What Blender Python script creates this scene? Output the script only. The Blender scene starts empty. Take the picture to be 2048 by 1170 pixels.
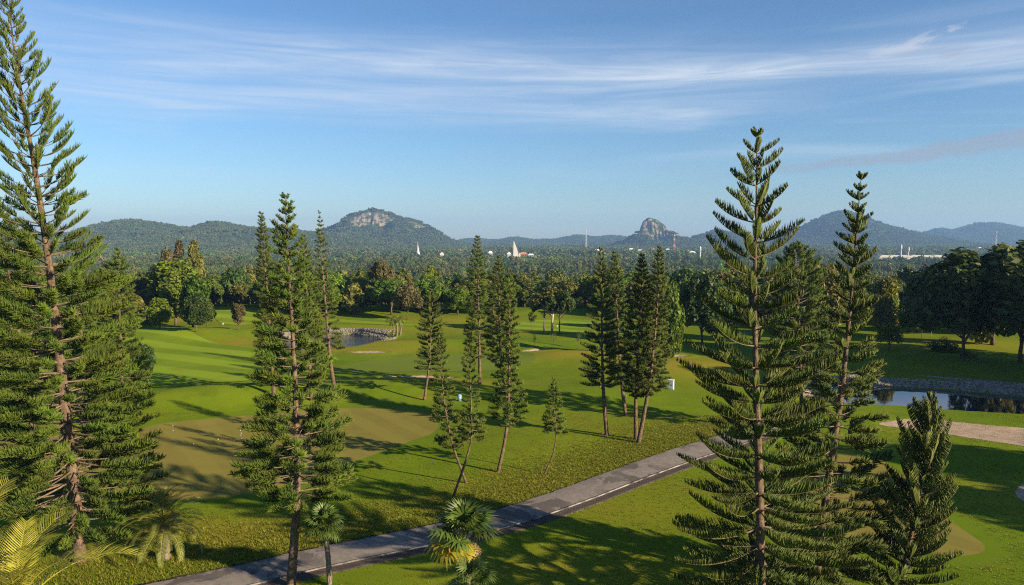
import bpy, math, random
import numpy as np
from mathutils import Vector, Matrix
from mathutils.geometry import delaunay_2d_cdt

R = math.radians
SC = bpy.context.scene
COL = SC.collection
# ------------------------------------------------------------------ camera
F = 1480.0                      # focal length in photograph pixels (2048 wide)
CAMH = 16.0
PITCH = math.atan(110.0 / F)    # horizon sits 110 px above the centre
cam = bpy.data.objects.new('camera', bpy.data.cameras.new('camera'))
COL.objects.link(cam)
cam.location = (0, 0, CAMH)
cam.rotation_euler = (math.pi / 2 - PITCH, 0, 0)
cam.data.sensor_width = 36.0
cam.data.lens = 36.0 * F / 2048.0
cam.data.clip_start = 0.5
cam.data.clip_end = 30000
SC.camera = cam
# ------------------------------------------------------------------ render and light
SC.render.engine = 'CYCLES'
cy = SC.cycles
cy.use_denoising = False
cy.denoiser = 'OPENIMAGEDENOISE'
cy.pixel_filter_type = 'BLACKMAN_HARRIS'
cy.filter_width = 1.15
cy.max_bounces = 5
cy.diffuse_bounces = 2
cy.glossy_bounces = 2
cy.transmission_bounces = 2
cy.transparent_max_bounces = 4
cy.volume_bounces = 0
cy.sample_clamp_indirect = 4.0
SC.view_settings.view_transform = 'Standard'
SC.view_settings.look = 'None'
SC.view_settings.gamma = 1
SC.view_settings.use_curve_mapping = False
SC.view_settings.exposure = 1.35

SUN_EL = R(19.5)
SUN_AZ = R(121.0)               # clockwise from +Y: the sun stands to the right and a little behind
sd = Vector((math.sin(SUN_AZ) * math.cos(SUN_EL), math.cos(SUN_AZ) * math.cos(SUN_EL), math.sin(SUN_EL)))
sl = bpy.data.lights.new('sun', 'SUN')
sl.energy = 5.0
sl.angle = R(0.6)
sl.color = (1.0, 0.80, 0.54)
sun = bpy.data.objects.new('sun', sl)
COL.objects.link(sun)
sun.rotation_euler = (-sd).to_track_quat('-Z', 'Y').to_euler()
sun.location = (60, -40, 60)

W = bpy.data.worlds.new('World')
SC.world = W
W.use_nodes = True


class NT:
    """small helper to write node trees"""
    def __init__(s, tree):
        s.t = tree
        s.t.nodes.clear()

    def n(s, typ, **kw):
        nd = s.t.nodes.new(typ)
        for k, v in kw.items():
            setattr(nd, k, v)
        return nd

    def put(s, sock, v):
        if v is None:
            return
        if isinstance(v, bpy.types.NodeSocket):
            s.t.links.new(v, sock)
        elif isinstance(v, bpy.types.Node):
            s.t.links.new(v.outputs[0], sock)
        else:
            if isinstance(v, (tuple, list)) and len(v) == 3 and sock.type == 'RGBA':
                v = (*v, 1.0)
            sock.default_value = v

    def math(s, op, a, b=None, c=None, clamp=False):
        nd = s.n('ShaderNodeMath', operation=op, use_clamp=clamp)
        for i, v in enumerate((a, b, c)):
            s.put(nd.inputs[i], v)
        return nd.outputs[0]

    def mix(s, f, a, b, blend='MIX'):
        nd = s.n('ShaderNodeMix', data_type='RGBA', blend_type=blend)
        s.put(nd.inputs[0], f)
        s.put(nd.inputs[6], a)
        s.put(nd.inputs[7], b)
        return nd.outputs[2]

    def noise(s, vec, scale, detail=4, rough=0.55, dist=0.0):
        nd = s.n('ShaderNodeTexNoise')
        s.put(nd.inputs['Vector'], vec)
        nd.inputs['Scale'].default_value = scale
        nd.inputs['Detail'].default_value = detail
        nd.inputs['Roughness'].default_value = rough
        nd.inputs['Distortion'].default_value = dist
        return nd.outputs[0]

    def ramp(s, v, a, b, lo=0.0, hi=1.0, smooth=True):
        nd = s.n('ShaderNodeMapRange', interpolation_type='SMOOTHSTEP' if smooth else 'LINEAR')
        s.put(nd.inputs[0], v)
        for i, x in enumerate((a, b, lo, hi)):
            nd.inputs[i + 1].default_value = x
        return nd.outputs[0]

    def comb(s, x, y, z):
        nd = s.n('ShaderNodeCombineXYZ')
        for i, v in enumerate((x, y, z)):
            s.put(nd.inputs[i], v)
        return nd.outputs[0]

    def scale(s, vec, k):
        nd = s.n('ShaderNodeMapping')
        s.put(nd.inputs[0], vec)
        nd.inputs[3].default_value = k
        return nd.outputs[0]


def build_world():
    t = NT(W.node_tree)
    out = t.n('ShaderNodeOutputWorld')
    bg = t.n('ShaderNodeBackground')
    bg.inputs[1].default_value = 0.057
    sky = t.n('ShaderNodeTexSky', sky_type='NISHITA')
    sky.sun_disc = False
    sky.sun_elevation = SUN_EL
    sky.sun_rotation = SUN_AZ
    sky.altitude = 20
    sky.air_density = 1.05
    sky.dust_density = 0.2
    sky.ozone_density = 6.0
    tc = t.n('ShaderNodeTexCoord')
    sep = t.n('ShaderNodeSeparateXYZ')
    t.put(sep.inputs[0], tc.outputs['Generated'])
    x, y, z = sep.outputs
    az = t.math('ARCTAN2', x, y)
    el = t.math('ARCSINE', z)
    # thin cirrus: long streaks, denser in a belt 8 to 19 degrees up
    tilt = t.math('ADD', el, t.math('MULTIPLY', az, 0.012))
    p1 = t.comb(t.math('MULTIPLY', az, 1.6), t.math('MULTIPLY', tilt, 21.0), 3.7)
    n1 = t.noise(p1, 1.0, 4, 0.5, 0.9)
    p2 = t.comb(t.math('MULTIPLY', az, 4.0), t.math('MULTIPLY', tilt, 62.0), 9.2)
    n2 = t.noise(p2, 1.0, 5, 0.6, 0.8)
    p3 = t.comb(t.math('MULTIPLY', az, 0.9), t.math('MULTIPLY', el, 5.0), 1.3)
    n3 = t.noise(p3, 1.0, 2, 0.5)
    belt = t.math('MULTIPLY', t.ramp(el, 0.05, 0.15), t.ramp(el, 0.28, 0.19))
    s1 = t.ramp(n1, 0.46, 0.72)
    dens = t.math('MULTIPLY', s1, t.math('ADD', 0.45, t.math('MULTIPLY', t.ramp(n2, 0.35, 0.7), 0.55)))
    dens = t.math('MULTIPLY', dens, t.math('ADD', t.math('MULTIPLY', belt, 0.92), 0.06))
    dens = t.math('ADD', t.math('MULTIPLY', dens, 0.46), t.math('MULTIPLY', t.ramp(n3, 0.4, 0.75), t.math('MULTIPLY', belt, 0.16)))
    # two long brighter streaks that cross the view
    def streak(e0, slope, width, a0, a1, amp, seed):
        wob = t.math('MULTIPLY', t.math('SUBTRACT', t.noise(t.comb(t.math('MULTIPLY', az, 5.0), seed, 0.0), 1.0, 3), 0.5), 0.022)
        d = t.math('ABSOLUTE', t.math('SUBTRACT', t.math('ADD', el, wob), t.math('ADD', e0, t.math('MULTIPLY', az, slope))))
        m = t.ramp(d, 0.0, width, 1.0, 0.0)
        lim = t.math('MULTIPLY', t.ramp(az, a0 - 0.18, a0 + 0.12), t.ramp(az, a1 + 0.18, a1 - 0.12))
        br = t.math('ADD', 0.35, t.math('MULTIPLY', t.ramp(n2, 0.3, 0.7), 0.65))
        return t.math('MULTIPLY', t.math('MULTIPLY', t.math('MULTIPLY', m, lim), br), amp)
    stk = t.math('ADD', streak(0.220, -0.035, 0.036, -0.2, 0.75, 0.27, 1.0), streak(0.168, -0.004, 0.032, -0.75, 0.3, 0.42, 5.0))
    stk = t.math('ADD', stk, streak(0.196, 0.02, 0.028, -0.25, 0.3, 0.36, 9.0))
    stk = t.math('ADD', stk, streak(0.236, 0.0, 0.045, -0.9, 0.2, 0.26, 14.0))
    dens = t.math('MINIMUM', t.math('ADD', dens, stk), 0.8)
    col = t.mix(dens, sky.outputs[0], (5.2, 5.7, 6.4))
    # a low grey cloud bank and some torn grey scraps
    wob = t.math('MULTIPLY', t.math('SUBTRACT', t.noise(t.comb(t.math('MULTIPLY', az, 9.0), t.math('MULTIPLY', el, 9.0), 2.0), 1.0, 5, 0.6), 0.5), 0.03)
    d = t.math('ABSOLUTE', t.math('SUBTRACT', t.math('ADD', el, wob), t.math('ADD', 0.052, t.math('MULTIPLY', az, 0.095))))
    wid = t.math('ADD', 0.004, t.math('MULTIPLY', t.ramp(az, 0.2, 0.75), 0.012))
    m = t.math('SUBTRACT', 1.0, t.math('DIVIDE', d, wid), clamp=True)
    m = t.math('MULTIPLY', t.ramp(m, 0.0, 0.6), t.math('MULTIPLY', t.ramp(az, 0.16, 0.5), t.ramp(az, 1.4, 1.0)))
    col = t.mix(t.math('MULTIPLY', m, 0.62), col, (2.5, 2.8, 3.5))
    p4 = t.comb(t.math('MULTIPLY', az, 15.0), t.math('MULTIPLY', t.math('SUBTRACT', el, t.math('MULTIPLY', az, 0.16)), 46.0), 0.0)
    n4 = t.noise(p4, 1.0, 6, 0.62, 0.5)
    d4 = t.math('ABSOLUTE', t.math('SUBTRACT', el, t.math('ADD', 0.115, t.math('MULTIPLY', az, 0.2))))
    m4 = t.math('MULTIPLY', t.ramp(d4, 0.035, 0.0), t.math('MULTIPLY', t.ramp(az, 0.36, 0.6), t.ramp(az, 1.5, 1.2)))
    m4 = t.math('MULTIPLY', m4, t.ramp(n4, 0.5, 0.66))
    col = t.mix(t.math('MULTIPLY', m4, 0.8), col, t.mix(t.ramp(t.math('SUBTRACT', el, t.math('MULTIPLY', az, 0.2)), 0.11, 0.125), (2.6, 3.0, 3.9), (6.2, 6.0, 6.1)))
    t.put(bg.inputs[0], col)
    t.put(out.inputs[0], bg)


build_world()
random.seed(7)
RNG = np.random.default_rng(11)

# ------------------------------------------------------------------ picking places: pixel of the photograph -> place on the ground
CP, SP = math.cos(PITCH), math.sin(PITCH)


def ray(px, py):
    u, v = (px - 1024.0) / F, (585.0 - py) / F
    return Vector((u, CP + v * SP, -SP + v * CP))


def flat(px, py, z=0.0):
    r = ray(px, py)
    k = (z - CAMH) / r.z
    return (r.x * k, r.y * k)


def at_depth(px, py, d):
    r = ray(px, py)
    k = d / r.y
    return Vector((r.x * k, d, CAMH + r.z * k))


# ------------------------------------------------------------------ terrain
def smooth(a, b, x):
    t = np.clip((x - a) / (b - a), 0, 1)
    return t * t * (3 - 2 * t)


def _hash(ix, iy, s):
    h = (ix * 374761393 + iy * 668265263 + s * 974634777) & 0xffffffff
    h = ((h ^ (h >> 13)) * 1274126177) & 0xffffffff
    return ((h ^ (h >> 16)) & 0xffff) / 65535.0


def vnoise(x, y, s=0):
    x = np.asarray(x, float)
    y = np.asarray(y, float)
    ix, iy = np.floor(x).astype(np.int64), np.floor(y).astype(np.int64)
    fx, fy = x - ix, y - iy
    fx, fy = fx * fx * (3 - 2 * fx), fy * fy * (3 - 2 * fy)
    a, b = _hash(ix, iy, s), _hash(ix + 1, iy, s)
    c, d = _hash(ix, iy + 1, s), _hash(ix + 1, iy + 1, s)
    return (a + (b - a) * fx) * (1 - fy) + (c + (d - c) * fx) * fy


def fbm(x, y, s=0, o=4):
    r, a, k = 0, 0.5, 1.0
    for i in range(o):
        r = r + a * (vnoise(x * k, y * k, s + i * 17) - 0.5) * 2
        a *= 0.5
        k *= 2.03
    return r


def poly_sd(poly, x, y):
    """signed distance to a closed polygon, negative inside"""
    x = np.asarray(x, float)
    y = np.asarray(y, float)
    d = np.full(x.shape, 1e9)
    ins = np.zeros(x.shape, bool)
    n = len(poly)
    for i in range(n):
        ax, ay = poly[i]
        bx, by = poly[(i + 1) % n]
        ex, ey = bx - ax, by - ay
        t = np.clip(((x - ax) * ex + (y - ay) * ey) / (ex * ex + ey * ey + 1e-12), 0, 1)
        d = np.minimum(d, np.hypot(x - ax - t * ex, y - ay - t * ey))
        c = ((ay > y) != (by > y)) & (x < (bx - ax) * (y - ay) / (by - ay + 1e-12) + ax)
        ins ^= c
    return np.where(ins, -d, d)


def smooth_poly(pts, n=6):
    """closed Catmull-Rom through the points"""
    m, out = len(pts), []
    for i in range(m):
        p0, p1, p2, p3 = (np.array(pts[(i + k) % m]) for k in (-1, 0, 1, 2))
        for j in range(n):
            t = j / n
            out.append(tuple(0.5 * (2 * p1 + (p2 - p0) * t + (2 * p0 - 5 * p1 + 4 * p2 - p3) * t * t + (3 * p1 - p0 - 3 * p2 + p3) * t ** 3)))
    return out


def open_curve(pts, n=8):
    out, m = [], len(pts)
    for i in range(m - 1):
        p0, p1, p2, p3 = (np.array(pts[min(max(i + k, 0), m - 1)]) for k in (-1, 0, 1, 2))
        for j in range(n):
            t = j / n
            out.append(0.5 * (2 * p1 + (p2 - p0) * t + (2 * p0 - 5 * p1 + 4 * p2 - p3) * t * t + (3 * p1 - p0 - 3 * p2 + p3) * t ** 3))
    out.append(np.array(pts[-1]))
    return out


def px_poly(pts, z=0.0, n=5):
    return smooth_poly([flat(a, b, z) for a, b in pts], n)


WATER_Z = -0.7
POND_RIGHT = px_poly([(1600, 800), (1640, 786), (1700, 779), (1770, 774), (1860, 778), (1960, 786), (2060, 795), (2220, 806), (2360, 830), (2300, 868), (2170, 848), (2060, 835), (1960, 829), (1880, 824), (1800, 817), (1720, 812), (1640, 808)], WATER_Z)
POND_MID = px_poly([(560, 680), (600, 672), (660, 671), (720, 671), (772, 674), (752, 684), (728, 692), (712, 699), (660, 703), (610, 702), (570, 694)], WATER_Z)
GREEN_NEAR = px_poly([(250, 866), (320, 849), (420, 838), (540, 828), (680, 818), (790, 820), (856, 830), (876, 846), (866, 866), (815, 884), (750, 908), (690, 930), (600, 965), (500, 988), (400, 998), (300, 1003), (200, 990), (110, 965), (40, 940), (-40, 915), (-60, 890), (40, 876), (150, 874)])
GREEN_RIGHT = px_poly([(1590, 975), (1610, 935), (1660, 910), (1740, 914), (1810, 955), (1862, 1010), (1915, 1052), (1960, 1084), (1970, 1100), (1948, 1110), (1890, 1112), (1800, 1098), (1690, 1075), (1620, 1035)])
GREEN_MID = px_poly([(665, 738), (720, 724), (800, 714), (900, 709), (1000, 708), (1060, 713), (1068, 726), (1020, 738), (930, 742), (800, 744), (720, 746)])
FAIRWAYS = [
    px_poly([(120, 700), (260, 672), (330, 661), (372, 674), (440, 689), (520, 696), (610, 712), (650, 728), (640, 752), (560, 760), (440, 764), (300, 770), (150, 775), (60, 750)]),
    px_poly([(1030, 644), (1110, 638), (1190, 640), (1210, 654), (1180, 666), (1110, 668), (1030, 662)]),
    px_poly([(420, 615), (470, 609), (520, 612), (528, 632), (500, 648), (440, 644)]),
    px_poly([(640, 642), (700, 636), (800, 640), (850, 650), (800, 655), (700, 651), (650, 651)]),
]
BUNKERS = [
    ([(452, 777), (478, 769), (515, 765), (548, 769), (560, 777), (525, 783), (480, 781)], 'small pale sand bunker at the foot of the left fairway', .35),
    ([(752, 760), (790, 755), (845, 754), (905, 757), (895, 764), (820, 765), (775, 763)], 'thin sand bunker in front of the middle putting surface', .35),
    ([(1042, 706), (1068, 701), (1098, 702), (1104, 707), (1065, 710)], 'shaded sand bunker beside the dry knoll behind the tall middle pines', .4),
    ([(1760, 846), (1838, 838), (1900, 844), (1980, 852), (2070, 862), (2070, 896), (1980, 884), (1900, 870), (1830, 859), (1780, 853)], 'long streaky sand waste area below the shaded pond', .12),
    ([(2030, 985), (2060, 965), (2110, 970), (2110, 1010), (2062, 1012)], 'sand bunker cut by the edge of the picture', .25),
    ([(700, 706), (738, 704), (775, 706), (740, 708)], 'narrow sand bunker just below the middle pond', .3),
    ([(1322, 714), (1350, 710), (1378, 713), (1352, 717)], 'far sand bunker beside the leafy shrub behind the dark pines', .3),
]
BUNKERS = [(px_poly(p, 0, 5), lab, dep) for p, lab, dep in BUNKERS]
MOUNDS = []   # x, y, rx, ry, height


def mound(px, py, rx, ry, h):
    x, y = flat(px, py)
    MOUNDS.append((x, y, rx, ry, h))


mound(400, 800, 9, 4.0, 1.0)
mound(560, 795, 7, 4.0, .9)
mound(800, 778, 9, 4.5, .9)
mound(1180, 790, 9, 6, .7)
mound(1140, 716, 8, 5, .9)
mound(420, 672, 14, 6, 1.2)
mound(700, 655, 14, 4, .6)
mound(1850, 722, 8, 4.5, .95)
mound(2010, 735, 14, 6, .5)
mound(1730, 732, 9, 5, .5)
mound(2160, 745, 16, 6, .6)
mound(1330, 735, 9, 6, .6)
mound(850, 690, 10, 4, .7)
mound(240, 660, 18, 6, .8)
mound(1000, 690, 9, 4, .5)
mound(1850, 690, 14, 5, .7)
mound(1900, 905, 7, 3, .25)
mound(1250, 870, 10, 6, .35)
mound(640, 625, 25, 7, .9)


def H(x, y):
    x = np.asarray(x, float)
    y = np.asarray(y, float)
    z = -24.0 * smooth(150, 430, y)
    z = z + 0.30 * fbm(x / 21.0, y / 17.0, 3, 2) * smooth(30, 70, y) * (1 - smooth(200, 300, y))
    z = z + 5.0 * fbm(x / 300.0, y / 300.0, 9, 3) * smooth(500, 1200, y)
    for mx, my, rx, ry, h in MOUNDS:
        z = z + h * np.exp(-(((x - mx) / rx) ** 2 + ((y - my) / ry) ** 2))
    for poly in (POND_RIGHT, POND_MID):
        p = np.array(poly)
        near = (x > p[:, 0].min() - 6) & (x < p[:, 0].max() + 6) & (y > p[:, 1].min() - 6) & (y < p[:, 1].max() + 6)
        if near.any():
            s = poly_sd(poly, x[near], y[near]) if x.ndim else poly_sd(poly, x, y)
            zz = z[near] if x.ndim else z
            outw = WATER_Z + 0.02 + (np.maximum(zz, -0.05) - WATER_Z) * smooth(0, 2.6, s)
            inw = WATER_Z - 0.9 * smooth(0, 2.5, -s)
            r = np.where(s > 0, np.where(s < 2.6, outw, zz), inw)
            if x.ndim:
                z[near] = r
            else:
                z = r
    for poly, _l, dep in BUNKERS:
        p = np.array(poly)
        near = (x > p[:, 0].min() - 3) & (x < p[:, 0].max() + 3) & (y > p[:, 1].min() - 3) & (y < p[:, 1].max() + 3)
        if near.any():
            if x.ndim:
                s = poly_sd(poly, x[near], y[near])
                z[near] = z[near] - dep * smooth(0.0, 1.2, -s) + dep * .35 * np.exp(-((s - .6) / .6) ** 2) * (s > 0)
            else:
                s = poly_sd(poly, x, y)
                z = z - dep * smooth(0.0, 1.2, -s) + dep * .35 * np.exp(-((s - .6) / .6) ** 2) * (s > 0)
    return z


def h1(x, y):
    return float(H(np.array([x]), np.array([y]))[0])


def at(px, py):
    """pixel -> point on the terrain"""
    z = 0.0
    for _ in range(14):
        x, y = flat(px, py, z)
        z = 0.5 * z + 0.5 * h1(x, y)
    x, y = flat(px, py, z)
    return Vector((x, y, h1(x, y)))


# ------------------------------------------------------------------ mesh helpers
def mesh_np(name, v, faces, mats, mi=None, attr=None, smooth_shade=False):
    """faces: list of (k, array(n,k)) blocks"""
    me = bpy.data.meshes.new(name)
    v = np.asarray(v, np.float32)
    blocks = [np.asarray(f, np.int32) for f in faces if len(f)]
    me.vertices.add(len(v))
    me.vertices.foreach_set('co', v.ravel())
    tot = np.concatenate([np.full(len(b), b.shape[1], np.int32) for b in blocks])
    idx = np.concatenate([b.ravel() for b in blocks])
    me.loops.add(len(idx))
    me.loops.foreach_set('vertex_index', idx)
    me.polygons.add(len(tot))
    st = np.zeros(len(tot), np.int32)
    st[1:] = np.cumsum(tot)[:-1]
    me.polygons.foreach_set('loop_start', st)
    me.polygons.foreach_set('loop_total', tot)
    if mi is not None:
        me.polygons.foreach_set('material_index', np.concatenate([np.asarray(m, np.int32) for m in mi if len(m)]))
    if smooth_shade:
        me.polygons.foreach_set('use_smooth', np.ones(len(tot), bool))
    for m in (mats if isinstance(mats, (list, tuple)) else [mats]):
        me.materials.append(m)
    for k, a in (attr or {}).items():
        at_ = me.attributes.new(k, 'FLOAT', 'POINT')
        at_.data.foreach_set('value', np.asarray(a, np.float32))
    me.update(calc_edges=True)
    return me


class MB:
    """collects simple shapes into one mesh"""
    def __init__(s):
        s.v, s.f, s.m = [], [], []

    def add(s, vs, fs, m=0):
        o = len(s.v)
        s.v += [tuple(a) for a in vs]
        s.f += [tuple(i + o for i in f) for f in fs]
        s.m += [m] * len(fs)

    def box(s, c, size, rz=0, m=0, taper=1.0):
        cx, cy_, cz = c
        sx, sy, sz = (k / 2 for k in size)
        co, si = math.cos(rz), math.sin(rz)
        vs = []
        for z, k in ((-sz, 1), (sz, taper)):
            for x, y in ((-sx, -sy), (sx, -sy), (sx, sy), (-sx, sy)):
                x, y = x * k, y * k
                vs.append((cx + x * co - y * si, cy_ + x * si + y * co, cz + z))
        s.add(vs, [(3, 2, 1, 0), (4, 5, 6, 7), (0, 1, 5, 4), (1, 2, 6, 5), (2, 3, 7, 6), (3, 0, 4, 7)], m)

    def tube(s, pts, rad, k=8, m=0, cap=True):
        pts = [Vector(p) for p in pts]
        n = len(pts)
        vs, fs = [], []
        for i, p in enumerate(pts):
            tg = (pts[min(i + 1, n - 1)] - pts[max(i - 1, 0)]).normalized()
            a = tg.cross(Vector((0, 1, 0.01)))
            if a.length < 0.1:
                a = tg.cross(Vector((1, 0, 0)))
            a.normalize()
            b = tg.cross(a)
            r = rad[i] if hasattr(rad, '__len__') else rad
            for j in range(k):
                t = 2 * math.pi * j / k
                vs.append(p + (a * math.cos(t) + b * math.sin(t)) * r)
        for i in range(n - 1):
            for j in range(k):
                fs.append((i * k + j, i * k + (j + 1) % k, (i + 1) * k + (j + 1) % k, (i + 1) * k + j))
        if cap:
            fs.append(tuple(range(k))[::-1])
            fs.append(tuple((n - 1) * k + j for j in range(k)))
        s.add(vs, fs, m)

    def lathe(s, prof, c=(0, 0, 0), k=16, m=0):
        n = len(prof)
        vs, fs = [], []
        for r, z in prof:
            for j in range(k):
                t = 2 * math.pi * j / k
                vs.append((c[0] + r * math.cos(t), c[1] + r * math.sin(t), c[2] + z))
        for i in range(n - 1):
            for j in range(k):
                fs.append((i * k + j, i * k + (j + 1) % k, (i + 1) * k + (j + 1) % k, (i + 1) * k + j))
        fs.append(tuple(range(k))[::-1])
        fs.append(tuple((n - 1) * k + j for j in range(k)))
        s.add(vs, fs, m)

    def mesh(s, name, mats, smooth_shade=False):
        me = bpy.data.meshes.new(name)
        me.from_pydata(s.v, [], s.f)
        for m in (mats if isinstance(mats, (list, tuple)) else [mats]):
            me.materials.append(m)
        me.polygons.foreach_set('material_index', s.m)
        if smooth_shade:
            me.polygons.foreach_set('use_smooth', [True] * len(s.f))
        me.update()
        return me


def link(name, me, parent=None, loc=None, rot=None, scale=None):
    o = bpy.data.objects.new(name, me)
    COL.objects.link(o)
    if parent is not None:
        o.parent = parent
    if loc is not None:
        o.location = loc
    if rot is not None:
        o.rotation_euler = rot
    if scale is not None:
        o.scale = scale if hasattr(scale, '__len__') else (scale,) * 3
    return o


def tag(o, label=None, cat=None, group=None, kind=None):
    for k, v in (('label', label), ('category', cat), ('group', group), ('kind', kind)):
        if v:
            o[k] = v
    return o


# ------------------------------------------------------------------ materials
def mat(name, fn):
    m = bpy.data.materials.new(name)
    m.use_nodes = True
    t = NT(m.node_tree)
    out = t.n('ShaderNodeOutputMaterial')
    sh = fn(t, m)
    t.put(out.inputs[0], sh)
    return m


def principled(t, col, rough=0.8, bump=None, strength=0.3, dist=0.05, spec=0.3, metal=0.0):
    p = t.n('ShaderNodeBsdfPrincipled')
    t.put(p.inputs['Base Color'], col)
    t.put(p.inputs['Roughness'], rough)
    p.inputs['Specular IOR Level'].default_value = spec
    p.inputs['Metallic'].default_value = metal
    if bump is not None:
        b = t.n('ShaderNodeBump')
        b.inputs['Strength'].default_value = strength
        b.inputs['Distance'].default_value = dist
        t.put(b.inputs['Height'], bump)
        t.put(p.inputs['Normal'], b.outputs[0])
    return p.outputs[0]


def wpos(t):
    return t.n('ShaderNodeNewGeometry').outputs['Position']


def attr(t, name):
    return t.n('ShaderNodeAttribute', attribute_name=name).outputs['Fac']


def plain(name, col, rough=0.7, spec=0.3, var=0.12, sc=2.0):
    def fn(t, m):
        n = t.noise(wpos(t), sc, 4)
        c = t.mix(t.ramp(n, 0.3, 0.7), tuple(k * (1 - var) for k in col), tuple(min(k * (1 + var), 1) for k in col))
        return principled(t, c, rough, spec=spec)
    return mat(name, fn)


def grass_mat(name, base, light, dark, stripes=None, fine=1.0, dry=(0.15, 0.12, 0.028), use_attr=False):
    def fn(t, m):
        p = wpos(t)
        big = t.noise(p, 0.05, 4, 0.55)
        mid = t.noise(p, 0.45, 5, 0.6)
        tiny = t.noise(p, 9.0, 4, 0.7)
        c = t.mix(t.ramp(big, 0.3, 0.7), base, light)
        c = t.mix(t.math('MULTIPLY', t.ramp(mid, 0.42, 0.72), 0.55), c, dark)
        if stripes:
            ang, wid, amt = stripes
            sep = t.n('ShaderNodeSeparateXYZ')
            t.put(sep.inputs[0], p)
            u = t.math('ADD', t.math('MULTIPLY', sep.outputs[0], math.cos(ang)), t.math('MULTIPLY', sep.outputs[1], math.sin(ang)))
            w = t.math('SINE', t.math('MULTIPLY', t.math('ADD', u, t.math('MULTIPLY', mid, 0.6)), math.pi / wid))
            c = t.mix(t.math('MULTIPLY', t.ramp(w, -0.35, 0.35), amt), c, tuple(q * 1.22 for q in light))
        c = t.mix(t.math('MULTIPLY', t.ramp(tiny, 0.35, 0.75), 0.42 * fine), c, dark)
        drym = t.math('MULTIPLY', t.ramp(t.noise(p, 0.16, 5, 0.65), 0.52, 0.75), 0.55)
        if use_attr:
            a = t.math('MULTIPLY', attr(t, 'dry'), t.math('ADD', 0.55, t.math('MULTIPLY', t.ramp(mid, 0.3, 0.65), 0.45)))
            drym = t.math('MAXIMUM', t.math('MULTIPLY', drym, 0.6), a)
        c = t.mix(drym, c, t.mix(t.math('MULTIPLY', t.ramp(tiny, 0.3, 0.7), 0.4), dry, tuple(k * 0.6 for k in dry)))
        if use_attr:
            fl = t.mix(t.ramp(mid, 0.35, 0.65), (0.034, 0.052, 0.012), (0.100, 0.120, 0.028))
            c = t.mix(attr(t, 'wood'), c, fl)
        h = t.math('ADD', t.math('MULTIPLY', tiny, 0.6 * fine), t.math('MULTIPLY', mid, 0.8))
        return principled(t, c, 0.95, h, 0.5, 0.08 * fine, spec=0.03)
    return mat(name, fn)


M = {}
M['ground'] = grass_mat('rough_grass', (0.090, 0.148, 0.006), (0.146, 0.204, 0.010), (0.064, 0.106, 0.004), use_attr=True, dry=(0.24, 0.19, 0.022))
M['fairway'] = grass_mat('fairway_grass', (0.104, 0.170, 0.009), (0.164, 0.230, 0.016), (0.088, 0.146, 0.007), stripes=(R(62), 3.2, 0.75), fine=0.35, dry=(0.15, 0.175, 0.012))
M['green'] = grass_mat('putting_green_grass', (0.162, 0.146, 0.032), (0.184, 0.164, 0.038), (0.138, 0.124, 0.027), fine=0.3, dry=(0.205, 0.160, 0.042), stripes=(R(35), 1.4, 0.3))
M['green_mid'] = grass_mat('far_green_grass', (0.108, 0.150, 0.020), (0.122, 0.168, 0.022), (0.100, 0.138, 0.018), fine=0.2, dry=(0.12, 0.145, 0.02))
M['fringe'] = grass_mat('fringe_grass', (0.096, 0.152, 0.007), (0.115, 0.172, 0.009), (0.072, 0.118, 0.005), fine=0.6)


def sand_fn(t, m):
    p = wpos(t)
    a, b = t.noise(p, 0.7, 5, 0.65), t.noise(t.scale(p, (1.0, 3.0, 1.0)), 2.5, 5, 0.65, 0.6)
    c = t.mix(t.ramp(a, 0.35, 0.7), (0.40, 0.31, 0.23), (0.30, 0.23, 0.165))
    c = t.mix(t.math('MULTIPLY', t.ramp(b, 0.46, 0.64), 0.7), c, (0.17, 0.135, 0.075))
    return principled(t, c, 0.95, t.math('ADD', b, t.noise(p, 14, 3)), 0.6, 0.06, spec=0.1)


M['sand'] = mat('bunker_sand', sand_fn)


def asphalt_fn(t, m):
    p = wpos(t)
    stain = t.noise(p, 0.55, 5, 0.62, 0.8)
    mid = t.noise(p, 3.0, 5, 0.65)
    fine = t.noise(p, 40, 3, 0.7)
    c = t.mix(t.ramp(mid, 0.3, 0.7), (0.160, 0.140, 0.122), (0.215, 0.190, 0.168))
    zone = t.ramp(t.noise(p, 0.09, 3), 0.42, 0.55)
    s = t.math('MULTIPLY', t.ramp(stain, 0.49, 0.525), zone)
    c = t.mix(t.math('MULTIPLY', s, 0.72), c, (0.045, 0.040, 0.038))
    s2 = t.ramp(t.noise(p, 1.6, 5, 0.7, 0.5), 0.58, 0.63)
    c = t.mix(t.math('MULTIPLY', s2, 0.35), c, (0.06, 0.053, 0.05))
    c = t.mix(t.math('MULTIPLY', t.ramp(fine, 0.4, 0.8), 0.25), c, (0.22, 0.20, 0.185))
    return principled(t, c, 0.85, t.math('ADD', fine, t.math('MULTIPLY', mid, 1.2)), 0.4, 0.012, spec=0.25)


M['asphalt'] = mat('worn_asphalt', asphalt_fn)
M['kerb'] = plain('pale_concrete', (0.15, 0.138, 0.125), 0.9, 0.2, 0.75, 1.3)


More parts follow.
